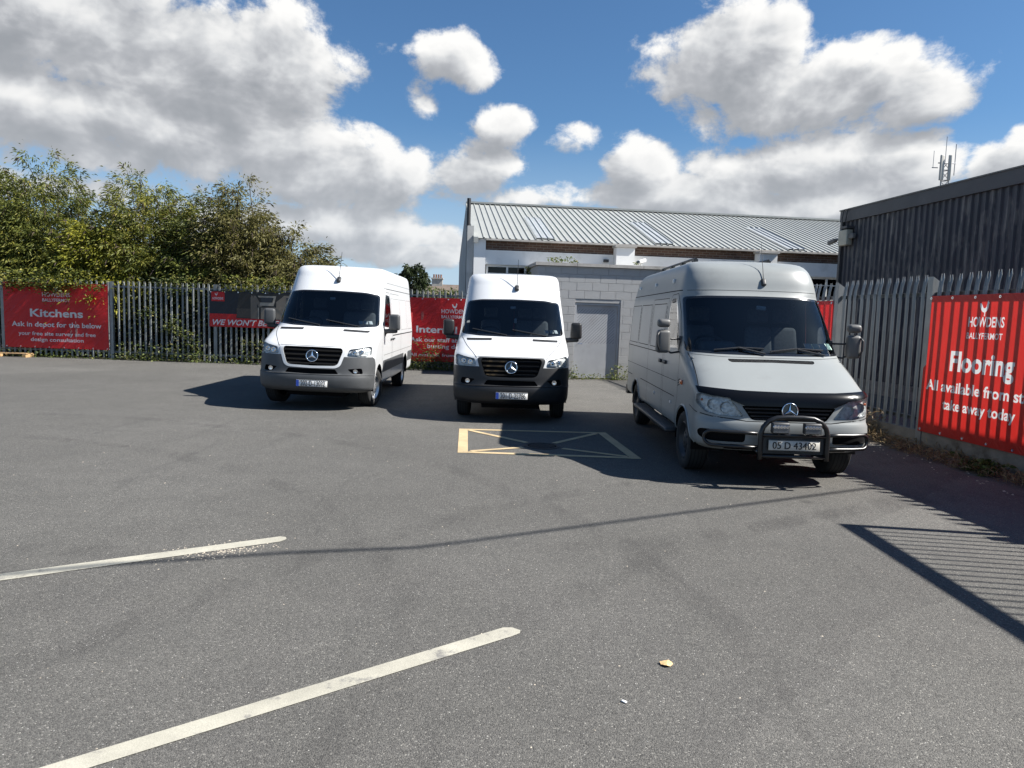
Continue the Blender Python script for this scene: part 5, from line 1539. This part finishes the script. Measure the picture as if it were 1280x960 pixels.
        for yy in (1.60, 2.75):
            p, n = surf(sh, ('s', yy, .70), .005); link('side_reflector', rbox_mesh('side_reflector', .012, .05, .045, .004, 'lamp_reflector', 1), root, (p.x * sg, p.y, p.z))
        # running board
        rb = empty('running_board', (sg * .92, 1.36, 0)); rb.parent = root
        link('step_tread', rbox_mesh('step_tread', .20, 2.62, .055, .02, 'black_plastic', 2), rb, (sg * .02, 1.29, .375))
        b = MB()
        for k in range(6): b.box(-.07 + k * .028 - .006, -.07 + k * .028 + .006, .04, 2.54, .4035, .410)
        b.build('grip_strip', 'grey_plastic', rb, loc=(sg * .02, 0, 0))
        b = MB(); 
        for yy in (.3, 1.3, 2.3): b.box(-.14 * sg - .03, -.14 * sg + .03, yy, yy + .05, .33, .42)
        b.build('bracket', 'black_plastic', rb)
        # two-piece mirrors on tube arms
        mi = empty('door_mirror', (sg * 1.10, 1.20, 1.50)); mi.parent = root
        link('housing', rbox_mesh('housing', .17, .12, .28, .04, 'grey_housing', 4, (.95, .9)), mi, (sg * .05, 0, -.01), (.04, 0, sg * -.1))
        link('upper_housing', rbox_mesh('upper_housing', .155, .12, .10, .04, 'grey_housing', 4), mi, (sg * .05, 0, .21), (.04, 0, sg * -.1))
        MB().tube([(sg * .11, -.055, .10), (sg * .135, -.075, .06), (sg * .13, -.075, -.05), (sg * .10, -.06, -.12)], .012, 6).build('clamp_arm', 'black_plastic', mi, True)
        b = MB(); b.tube([(sg * -.22, .10, .02), (sg * -.06, .03, .02), (sg * .03, .0, .04)], .013, 6); b.tube([(sg * -.22, .10, -.13), (sg * -.06, .03, -.15), (sg * .03, .0, -.10)], .013, 6); b.build('arm', 'black_plastic', mi, True)
        link('arm_foot', rbox_mesh('arm_foot', .07, .10, .22, .02, 'black_plastic', 2), mi, (sg * -.20, .11, -.05))
        # roof bars
        ra = MB(); pts = [(sg * .50, yy, 2.605) for yy in np.linspace(2.5, 4.85, 10)]; ra.tube(pts, .018, 6)
        for yy in (2.55, 3.3, 4.05, 4.8): ra.box(sg * .50 - .03, sg * .50 + .03, yy - .06, yy + .06, 2.52, 2.60)
        ra.build('roof_rail', 'black_plastic', root)
    # wheels
    for x in (.815, -.815):
        wheel(root, x, YF, WH, .235, 'rim_dark', .02); wheel(root, x, YR, WH, .235, 'rim_dark')
        for y in (YF, YR):
            b = MB()
            for k in range(17):
                a = -.1 + (PI + .2) * k / 16; b.v += [(math.copysign(.42, x), y + math.cos(a) * .41, WH + math.sin(a) * .41), (math.copysign(.925, x), y + math.cos(a) * .41, WH + math.sin(a) * .41)]
            for k in range(16): b.f.append((2 * k, 2 * k + 1, 2 * k + 3, 2 * k + 2))
            b.f.append(tuple(2 * k for k in range(17))); b.build('wheel_well', 'void_black', root)
    # arch lips
    for cy in (YF, YR):
        for sd_ in (1, -1):
            ribbon(sh, [('s', cy + .41 * math.cos(a), WH + .41 * math.sin(a)) for a in np.linspace(0.12, PI - .12, 22)], .03, .002, lift=.014, sides=(sd_,)).build('arch_lip', 'grey_paint', root)
    m = MB(); m.box(-.72, .72, .35, 5.25, .36, .42); m.box(-.30, .30, .6, 1.3, .24, .36); m.box(-.1, .1, 1.3, 5, .26, .36); m.build('underbody_blocker', 'void_black', root)  # dark floor boxes, added to block light from below
    # bull bar
    bb = empty('bull_bar', (0.0, 0, 0)); bb.parent = root
    hoop = []
    for x, z in ((-.345, .33), (-.345, .42), (-.345, .52), (-.345, .60), (-.325, .67), (-.27, .735), (-.19, .77), (-.08, .778), (.08, .778), (.19, .77), (.27, .735), (.325, .67), (.345, .60), (.345, .52), (.345, .42), (.345, .33)):
        hoop.append((x, -.135, z))
    MB().tube(hoop, .026, 10).build('hoop', 'bar_black', bb, True)
    for sg in (1, -1):
        lp = []
        for a in np.linspace(-PI / 2, PI / 2, 11): lp.append((sg * (.80 + .075 * math.cos(a)), 0, .512 + .075 * math.sin(a)))
        lp = [(sg * .36, 0, .437)] + [(sg * x, 0, .437) for x in (.5, .65)] + lp + [(sg * x, 0, .587) for x in (.65, .5, .36)]
        lp = [(x, surf(sh, ('f', min(abs(x), .92), .52))[0].y - (.075 if abs(x) < .5 else .035), z) for x, _, z in lp]
        MB().tube(lp, .019, 8).build('side_loop', 'bar_black', bb, True)
        MB().tube([(sg * .345, -.135, .40), (sg * .36, .12, .41)], .022, 8).build('mount', 'gloss_black', bb, True)
    MB().tube([(-.345, -.135, .587), (.345, -.135, .587)], .021, 8).build('cross_bar', 'bar_black', bb, True)
    MB().tube([(-.345, -.135, .365), (.345, -.135, .365)], .019, 8).build('cross_bar', 'bar_black', bb, True)
    m = MB(); m.box(-.335, .335, -.118, -.108, .39, .57); m.build('backing_plate', 'black_plastic', bb)
    for sg in (1, -1):
        la = empty('spot_lamp', (sg * .165, -.175, .672)); la.parent = bb
        link('lamp_housing', rbox_mesh('lamp_housing', .185, .07, .115, .018, 'black_plastic', 2), la)
        m = MB(); m.box(-.080, .080, -.0375, -.034, -.046, .046); m.build('lamp_lens', 'led_lens', la)
        b = MB()
        for k in range(5): b.lathe([(-.041, .001), (-.041, .016), (-.036, .02)], 'y', 10, (-.064 + k * .032, 0, .014))
        b.build('led_row', 'chrome', la)
        MB().tube([(0, .02, -.05), (0, .03, -.085)], .012, 6).build('lamp_foot', 'black_plastic', la)
    plate(root, Vector((0.0, -.150, .485)), Vector((0, -1, 0)), '05 D 43402', True, False)
    # windscreen things
    p, n = surf(sh, ('f', .0, 2.24)); ae = empty('aerial', p); ae.parent = root
    link('aerial_base', rbox_mesh('aerial_base', .06, .10, .045, .018, 'black_plastic', 3), ae, (0.12, .0, .01), (1.0, 0, 0))
    MB().tube([(.12, .0, .02), (.13, .22, .52)], [.005, .0025], 5).build('rod', 'black_plastic', ae)
    for a0, a1, lift in ((-.05, -.62, .035), (.66, .02, .045)):
        X = np.linspace(a0, a1, 9); pts = [surf(sh, ('f', abs(x), 1.405 + lift * (1 - abs(2 * k / 8 - 1)) * .6 + .03 * (1 - k / 8)), .016)[0] for k, x in enumerate(X)]
        MB().tube([(x, p.y, p.z) for x, p in zip(X, pts)], .010, 5).build('wiper', 'black_plastic', root)
        q = surf(sh, ('f', abs(a0), 1.375), .02)[0]; e_ = surf(sh, ('f', abs((a0 + a1) / 2), 1.43), .028)[0]
        MB().tube([(a0, q.y, q.z), ((a0 + a1) / 2, e_.y, e_.z)], .011, 5).build('wiper_arm', 'black_plastic', root)
    cabin(root, sh, 1.34, .87, 1.92, -.50, 2.42, .88)
    p, n = surf(sh, ('f', .06, 1.96), -.05); link('rear_view_mirror', rbox_mesh('rear_view_mirror', .12, .03, .05, .01, 'paper_white', 2), root, (.06, p.y, p.z), (0, .1, 0))
    for k, x in enumerate((.50, .595, .69, .78)):
        p, n = surf(sh, ('f', x, 1.49), -.004); o = link('windscreen_sticker', rbox_mesh('windscreen_sticker', .09, .004, .09, .0018, 'paper_green' if k % 2 else 'paper_white', 1), root, p)
        o.rotation_euler = (-math.asin(n.z), 0, math.atan2(n.x, -n.y))
    for sg in (1, -1):
        m = MB(); m.box(sg * .86 - .05, sg * .86 + .05, 5.41, 5.495, .9, 1.35); m.build('rear_lamp', 'red_cord', root)
    m = MB(); m.box(-.93, .93, 5.40, 5.60, .40, .56); m.build('rear_step', 'black_plastic', root)
    return root
pmat('bar_black', (.012, .012, .013), .32, var=.1)
pmat('grey_housing', (.10, .10, .098), .5, var=.1, vscale=6)
vg = grey_van()
vg.location = (2.955, 7.47, 0); vg.rotation_euler = (0, 0, math.radians(-.8))
# ================================================================ vegetation
def leaf_mat(name, cols, trans=.35):
    m = bpy.data.materials.new(name); m.use_nodes = True; MATS[name] = m
    nt = m.node_tree; N = NT(nt); b = nt.nodes['Principled BSDF']; out = nt.nodes['Material Output']
    at = N.n.new('ShaderNodeAttribute'); at.attribute_name = 'tone'
    n = len(cols); c = N.ramp(at.outputs['Fac'], [(k / (n - 1), c_) for k, c_ in enumerate(cols)])
    N.l.new(c, b.inputs['Base Color']); b.inputs['Roughness'].default_value = .55; b.inputs['Specular IOR Level'].default_value = .35
    tl = nt.nodes.new('ShaderNodeBsdfTranslucent'); N.l.new(c, tl.inputs[0]); mx = nt.nodes.new('ShaderNodeMixShader'); mx.inputs[0].default_value = trans
    nt.links.new(b.outputs[0], mx.inputs[1]); nt.links.new(tl.outputs[0], mx.inputs[2]); nt.links.new(mx.outputs[0], out.inputs[0])
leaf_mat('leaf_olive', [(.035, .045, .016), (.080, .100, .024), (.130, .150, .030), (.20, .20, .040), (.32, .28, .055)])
leaf_mat('leaf_yellow', [(.06, .075, .015), (.15, .165, .02), (.28, .27, .03), (.46, .40, .05)])
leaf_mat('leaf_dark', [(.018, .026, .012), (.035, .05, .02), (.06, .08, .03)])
leaf_mat('leaf_brown', [(.045, .045, .02), (.10, .095, .033), (.15, .14, .042), (.19, .17, .06)])
leaf_mat('weed_green', [(.03, .045, .012), (.07, .10, .025), (.14, .17, .045), (.25, .22, .08)])
leaf_mat('dry_grass', [(.12, .085, .045), (.24, .17, .09), (.38, .29, .16)], .25)
pmat('bark_brown', (.06, .045, .035), .9, var=.3, vscale=15)
pmat('seed_head', (.055, .038, .028), .9, var=.3, vscale=20)

def leaves_mesh(name, P, D, length, width, tone, mat, droop=.25):
    """P base points, D directions; each leaf a folded lance of four triangles"""
    n = len(P); D = D / np.maximum(np.linalg.norm(D, axis=1, keepdims=True), 1e-9)
    r = rng.normal(size=(n, 3)); S = np.cross(D, r); S /= np.maximum(np.linalg.norm(S, axis=1, keepdims=True), 1e-9)
    U = np.cross(S, D); L = length[:, None]; Wd = width[:, None]
    mid = P + D * L * .45 + U * Wd * .25; tip = P + D * L - np.array([0, 0, 1]) * L * droop
    a = mid + S * Wd * .5 - U * Wd * .2; b = mid - S * Wd * .5 - U * Wd * .2
    V = np.stack([P, a, mid, b, tip], 1).reshape(-1, 3)
    k = np.arange(n)[:, None] * 5
    F = np.concatenate([k + np.array([0, 1, 2]), k + np.array([0, 2, 3]), k + np.array([1, 4, 2]), k + np.array([2, 4, 3])], 1).reshape(-1, 3)
    me = bpy.data.meshes.new(name)
    me.vertices.add(len(V)); me.vertices.foreach_set('co', V.ravel().astype(np.float32))
    me.loops.add(F.size); me.loops.foreach_set('vertex_index', F.ravel().astype(np.int32))
    me.polygons.add(len(F)); me.polygons.foreach_set('loop_start', np.arange(0, F.size, 3, dtype=np.int32)); me.polygons.foreach_set('loop_total', np.full(len(F), 3, np.int32))
    at = me.attributes.new('tone', 'FLOAT', 'POINT'); at.data.foreach_set('value', np.repeat(np.clip(tone, 0, 1), 5).astype(np.float32))
    me.materials.append(MATS[mat]); me.update(); me.validate(); return me

def shrub(name, label, x, y, width, depth, h, stems, per, mat='leaf_olive', lean=(0, 0), L=.13, low=.12, seed=1, heads=True, tone0=.5, top_loose=.0):
    """arching shrub: many stems from the ground, leaves along them, seed heads at the tips"""
    R = np.random.default_rng(seed)
    root = empty(name, (x, y, 0)); tag(root, label, 'shrub', 'overgrown shrubs behind the palisade fence')
    st = MB(); hd = MB(); Ps = []; Ds = []; Ts = []; Ls = []
    for k in range(stems):
        bx, by = R.normal(0, width * .17), R.normal(0, depth * .2)
        a = R.uniform(0, 2 * PI); rad = math.sqrt(R.uniform(0, 1))
        tx, ty = math.cos(a) * rad * width / 2, math.sin(a) * rad * depth / 2
        hh = h * (1 - .42 * rad ** 2.2) * R.uniform(.62, 1.02) if R.random() < .72 else h * R.uniform(.22, .6)
        tx += lean[0] * hh / h; ty += lean[1] * hh / h
        p0 = np.array([bx, by, 0]); p2 = np.array([tx, ty, hh]); p1 = np.array([bx * .6 + tx * .35, by * .6 + ty * .35, hh * .78])
        out = np.array([math.cos(a), math.sin(a) * .8, 0]); p3 = p2 + out * R.uniform(.15, .5) + np.array([0, 0, R.uniform(-.35, .12)])
        t = np.linspace(0, 1, 7)[:, None]; c = p0 * (1 - t) ** 3 + p1 * 3 * t * (1 - t) ** 2 + p2 * 3 * t * t * (1 - t) + p3 * t ** 3
        if k % 3 == 0: st.tube([tuple(q) for q in c[:6]], [.022 * (1 - .8 * i / 6) + .003 for i in range(6)], 4, False)
        m = int(per * R.uniform(.7, 1.3))
        tt = (low + (1 - low) * np.sqrt(R.uniform(0, 1, m)))[:, None]
        q = p0 * (1 - tt) ** 3 + p1 * 3 * tt * (1 - tt) ** 2 + p2 * 3 * tt * tt * (1 - tt) + p3 * tt ** 3
        side = R.normal(size=(m, 3)) * np.array([1, 1, .55]); side /= np.linalg.norm(side, axis=1, keepdims=True)
        q = q + side * R.gamma(1.6, .085, (m, 1))
        tang = (p3 - p2) / np.linalg.norm(p3 - p2)
        Ps.append(q); Ds.append(side * .8 + tang * .7 + np.array([0, 0, .15])); Ts.append(np.clip(R.normal(tone0 + R.normal(0, .14), .17, m), 0, 1)); Ls.append(R.uniform(.7, 1.35, m) * L)
        if heads and hh > h * .55 and R.random() < .6:
            dd = tang + np.array([0, 0, -.15]); e = p3
            for j in range(R.integers(1, 3)):
                d2 = dd + R.normal(0, .35, 3); d2 /= np.linalg.norm(d2); ln = R.uniform(.14, .28)
                hd.tube([tuple(e), tuple(e + d2 * ln * .5 + np.array([0, 0, .02])), tuple(e + d2 * ln - np.array([0, 0, .05]))], [.010, .018, .004], 4, False)
    P = np.concatenate(Ps); P[:, 2] = np.maximum(P[:, 2], .05)
    link('crown', leaves_mesh('crown', P, np.concatenate(Ds), np.concatenate(Ls), np.concatenate(Ls) * .27, np.concatenate(Ts), mat), root)
    st.build('stems', 'bark_brown', root)['kind'] = 'stuff'
    if heads and hd.v: hd.build('seed_heads', 'seed_head', root)['kind'] = 'stuff'
    return root

def behind(u_frac, d):  # a spot behind the left fence
    p = LF0 + lfd * u_frac; n = Vector((-lfd.y, lfd.x, 0)); p = p + n * d; return p.x, p.y
SH_ = [
    (-5.6, 1.7, 4.2, 2.8, 6.3, 420, 62, 'leaf_olive', (0, 0), 'tall loose shrub at the far left, dark drooping seed heads on top', .50),
    (-3.3, 1.8, 4.2, 2.8, 6.75, 430, 64, 'leaf_olive', (-.2, 0), 'highest shrub, rising above the kitchens banner', .48),
    (-1.1, 1.3, 3.4, 2.2, 4.5, 330, 64, 'leaf_yellow', (0, -.15), 'yellow-green bright shrub right of the kitchens banner', .45),
    (0.2, 1.9, 4.0, 2.6, 6.2, 400, 64, 'leaf_olive', (-.2, 0), 'olive shrub with hooked seed heads, second from the tallest one', .58),
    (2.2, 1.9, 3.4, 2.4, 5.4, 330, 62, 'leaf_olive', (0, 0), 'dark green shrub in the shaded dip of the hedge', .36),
    (3.4, 1.8, 2.8, 2.4, 6.0, 330, 58, 'leaf_brown', (-.1, 0), 'upright brownish shrub with feathery pointed tips', .68),
    (4.9, 1.8, 2.8, 2.4, 4.6, 300, 58, 'leaf_brown', (.25, 0), 'brownish leaning shrub just left of the white van roof', .6),
    (6.3, 1.9, 2.0, 2.0, 2.75, 150, 50, 'leaf_brown', (.1, 0), 'low tailing end of the hedge, behind the left white van', .6),
]
for k, (a, d, w, dp, h, ns, per, mt, ln, lab, tn) in enumerate(SH_):
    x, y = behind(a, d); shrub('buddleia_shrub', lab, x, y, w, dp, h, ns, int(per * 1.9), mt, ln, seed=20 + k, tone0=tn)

def scatter(name, label, cat, boxes, mat, L=.09, seed=3, kind='stuff', up=.2, wr=.45, droop=.25, tone=.5):
    R = np.random.default_rng(seed); Ps = []; Ds = []
    for (fn, n) in boxes:
        P = fn(R, n); Ps.append(P); D = R.normal(size=(n, 3)); D[:, 2] = np.abs(D[:, 2]) * .5 + up; Ds.append(D)
    P = np.concatenate(Ps); n = len(P); ln = R.uniform(.6, 1.3, n) * L
    o = link(name, leaves_mesh(name, P, np.concatenate(Ds), ln, ln * wr, np.clip(R.normal(tone, .22, n), 0, 1), mat, droop)); tag(o, label, cat, None, kind); return o

def along_lf(a0, a1, d0, d1, z0, z1, pz=1.0):
    def fn(R, n):
        a = R.uniform(a0, a1, n); d = R.uniform(d0, d1, n); z = z0 + (z1 - z0) * R.uniform(0, 1, n) ** pz
        return np.stack([LF0.x + lfd.x * a - lfd.y * d, LF0.y + lfd.y * a + lfd.x * d, z], 1)
    return fn
def clump_lf(a, d, z, sa, sd, sz):
    def fn(R, n):
        A = R.normal(a, sa, n); Dd = R.normal(d, sd, n); Z = np.maximum(R.normal(z, sz, n), .02)
        return np.stack([LF0.x + lfd.x * A - lfd.y * Dd, LF0.y + lfd.y * A + lfd.x * Dd, Z], 1)
    return fn
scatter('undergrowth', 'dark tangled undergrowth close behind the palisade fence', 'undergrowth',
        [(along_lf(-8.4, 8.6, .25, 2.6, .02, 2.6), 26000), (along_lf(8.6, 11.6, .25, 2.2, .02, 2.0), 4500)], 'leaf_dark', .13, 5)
# creepers coming through the fence
def creeper(pts, n, s):
    return [(clump_lf(a, d, z, s, .05, s * .8), n) for a, d, z in pts]
scatter('ivy', 'pale leafy creeper growing through the bare stretch of palisade', 'creeper',
        creeper([(1.1, -.10, 1.45), (1.35, -.10, 1.5)], 40, .13) + creeper([(1.9, -.12, 1.05), (2.2, -.12, .95), (2.5, -.12, .85), (2.05, -.1, 1.2), (2.65, -.12, .6), (2.75, -.14, .35)], 60, .15) +
        creeper([(2.0, -.02, 2.25), (1.8, .0, 2.35), (2.3, 0, 2.4), (2.5, 0, 2.3)], 90, .2) + [(along_lf(.2, 3.0, -.28, .05, .02, .55, 1.6), 520), (along_lf(4.2, 5.6, -.2, .05, .15, .75, 1.0), 300)], 'weed_green', .10, 8, tone=.6)
scatter('ivy', 'leafy sprays hanging over the tops of the kitchens banner', 'creeper',
        [(along_lf(-3.6, -.6, -.28, .1, 2.18, 2.75, 1.3), 900), (clump_lf(-1.75, -.22, 2.18, .28, .06, .12), 320), (clump_lf(-2.9, -.2, 2.22, .3, .06, .10), 200), (clump_lf(-.35, -.2, 2.2, .15, .05, .06), 60), (along_lf(3.6, 5.6, -.2, .1, 2.2, 2.7, 1.2), 480)], 'leaf_olive', .12, 9, tone=.5)
scatter('weeds', 'green weeds along the foot of the long palisade fence', 'weeds',
        [(along_lf(-8, 8.6, -.30, .15, .01, .28, 2.2), 2600), (along_lf(8.8, 11.6, -.32, .1, .02, .42, 1.4), 1500), (clump_lf(10.1, -.25, .55, .22, .05, .2), 220)], 'weed_green', .085, 12)
def along_b(a0, a1, d0, d1, z0, z1, pz=1.0):
    def fn(R, n):
        a = R.uniform(a0, a1, n); d = R.uniform(d0, d1, n); z = z0 + (z1 - z0) * R.uniform(0, 1, n) ** pz
        return np.stack([BP.x + bex.x * a + bey.x * d, BP.y + bex.y * a + bey.y * d, z], 1)
    return fn
scatter('weeds', 'weeds at the foot of the block shed and its door', 'weeds', [(along_b(-1.2, 3.2, -.30, -.02, .01, .16, 1.8), 700), (along_b(1.0, 1.6, -.25, -.03, .01, .42, 1.5), 160), (along_b(-.12, 0.05, -.12, -.02, .02, .5, 1.6), 60)], 'weed_green', .075, 13, tone=.6)
scatter('roof_plants', 'small leafy plants sprouting on the shed roof', 'plants', [(along_b(-.75, .05, .25, .9, OH + .05, OH + .28, 1.8), 190), (along_b(-1.25, -.95, 1.2, 1.9, 2.75, 3.2, 1), 330), (along_b(1.75, 2.0, .5, .7, OH + .05, OH + .25, 1), 30)], 'weed_green', .10, 14, tone=.55)

def along_rf(a0, a1, d0, d1, z0, z1, pz=1.0):
    rb_ = Vector((math.cos(RFA), math.sin(RFA), 0)); ry_ = Vector((-math.sin(RFA), math.cos(RFA), 0))
    def fn(R, n):
        a = R.uniform(a0, a1, n); d = R.uniform(d0, d1, n); z = z0 + (z1 - z0) * R.uniform(0, 1, n) ** pz
        return np.stack([RF0.x + rb_.x * a + ry_.x * d, RF0.y + rb_.y * a + ry_.y * d, z], 1)
    return fn
scatter('dry_grass', 'dry straw-coloured grass along the concrete plinth', 'grass',
        [(along_rf(1.6, 4.6, .04, .45, .0, .12, 1.5), 1700), (along_rf(2.6, 4.8, .04, .32, .05, .42, 1.6), 1300), (along_rf(-1.2, 1.7, .04, .55, .0, .10, 1.8), 1500), (along_rf(4.6, 9.5, .04, .4, 0, .3, 1.6), 900)], 'dry_grass', .13, 15, up=.6, wr=.10, droop=.3)
scatter('weeds', 'dark green weed clump by the plinth under the flooring banner', 'weeds', [(along_rf(.0, .45, .18, .5, .01, .14, 1.4), 260), (along_rf(.9, 1.05, .1, .2, .01, .1, 1), 40)], 'weed_green', .09, 16, tone=.4)
# trodden earth strip along the plinth
pmat('earth_strip', (.075, .062, .048), .95, var=.35, vscale=6, bump=.6, bscale=40)
mb = MB(); R_ = np.random.default_rng(4); a_ = np.arange(-7, 11.5, .12)
for a in a_:
    q0 = RF0 + rbd * a; w0 = .40 + .10 * math.sin(a * 3.1) + R_.uniform(-.05, .05); o1 = q0 + rby * .03; o2 = q0 + rby * w0 * .6; o3 = q0 + rby * w0
    mb.v += [(o1.x, o1.y, .045 + R_.uniform(0, .02)), (o2.x, o2.y, .03 + R_.uniform(0, .02)), (o3.x, o3.y, .003)]
for k in range(len(a_) - 1):
    for j in range(2): mb.f.append((3 * k + j, 3 * k + j + 1, 3 * k + 4 + j, 3 * k + 3 + j))
me = mesh_from('earth_verge', mb.v, mb.f, True, 'earth_strip'); 
if me.polygons[0].normal.z < 0: me.flip_normals()
tag(link('earth_verge', me), 'strip of earth along the plinth', None, None, 'structure')

# hedge and round tree far behind the gap between the white vans
def crown_tree(name, label, x, y, h, r, zc, mat, n, seed, cat='tree'):
    R = np.random.default_rng(seed); root = empty(name, (x, y, 0)); tag(root, label, cat)
    d = R.normal(size=(n, 3)); d /= np.linalg.norm(d, axis=1, keepdims=True); rr = R.uniform(.55, 1, n) ** .5
    lump = 1 + .16 * np.sin(d[:, 0] * 7 + d[:, 2] * 5) + .1 * np.sin(d[:, 1] * 9 + d[:, 2] * 8)
    P = d * (rr * lump)[:, None] * np.array(r) + np.array([0, 0, zc])
    ln = R.uniform(.7, 1.3, n) * .22
    link('crown', leaves_mesh('crown', P, d + R.normal(0, .6, (n, 3)), ln, ln * .6, np.clip(R.normal(.5, .22, n), 0, 1), mat), root)
    MB().tube([(0, 0, 0), (.05, 0, zc * .6), (0, .05, zc)], [.16, .12, .05], 7).build('trunk', 'bark_brown', root)
crown_tree('round_tree', 'small round dark tree above the left white van\'s rear', -7.15, 50, 5, (.95, .95, 1.15), 3.75, 'leaf_dark', 3500, 41)
crown_tree('garden_hedge', 'bright green garden hedge in front of the far bungalow', -6.0, 62, 3, (5.2, 1.0, 1.35), 2.55, 'weed_green', 5000, 42, 'hedge')
crown_tree('garden_hedge', 'dark low hedge below the bright garden hedge', -3.2, 40, 3, (3.4, .8, .9), 1.75, 'leaf_dark', 3500, 43, 'hedge')

# timber pallet at the foot of the kitchens banner
pmat('pallet_wood', (.42, .27, .13), .85, var=.25, vscale=9)
pp = at_lf(-4.35) - Vector((-lfd.y, lfd.x, 0)) * .52
pt_ = empty('wooden_pallet', (pp.x, pp.y, 0), LFA + .03); tag(pt_, 'flat timber pallet on the ground at the foot of the kitchens banner', 'pallet')
for yy in (0, .22, .44): 
    m = MB(); m.box(0, 1.9, yy, yy + .10, .10, .122); m.build('deck_board', 'pallet_wood', pt_)
for xx in (.0, .9, 1.78):
    m = MB(); m.box(xx, xx + .1, 0, .54, .022, .099); m.build('bearer', 'pallet_wood', pt_)
    m = MB(); m.box(xx - .0, xx + .1, 0.0, .54, 0, .021); m.build('base_board', 'pallet_wood', pt_)
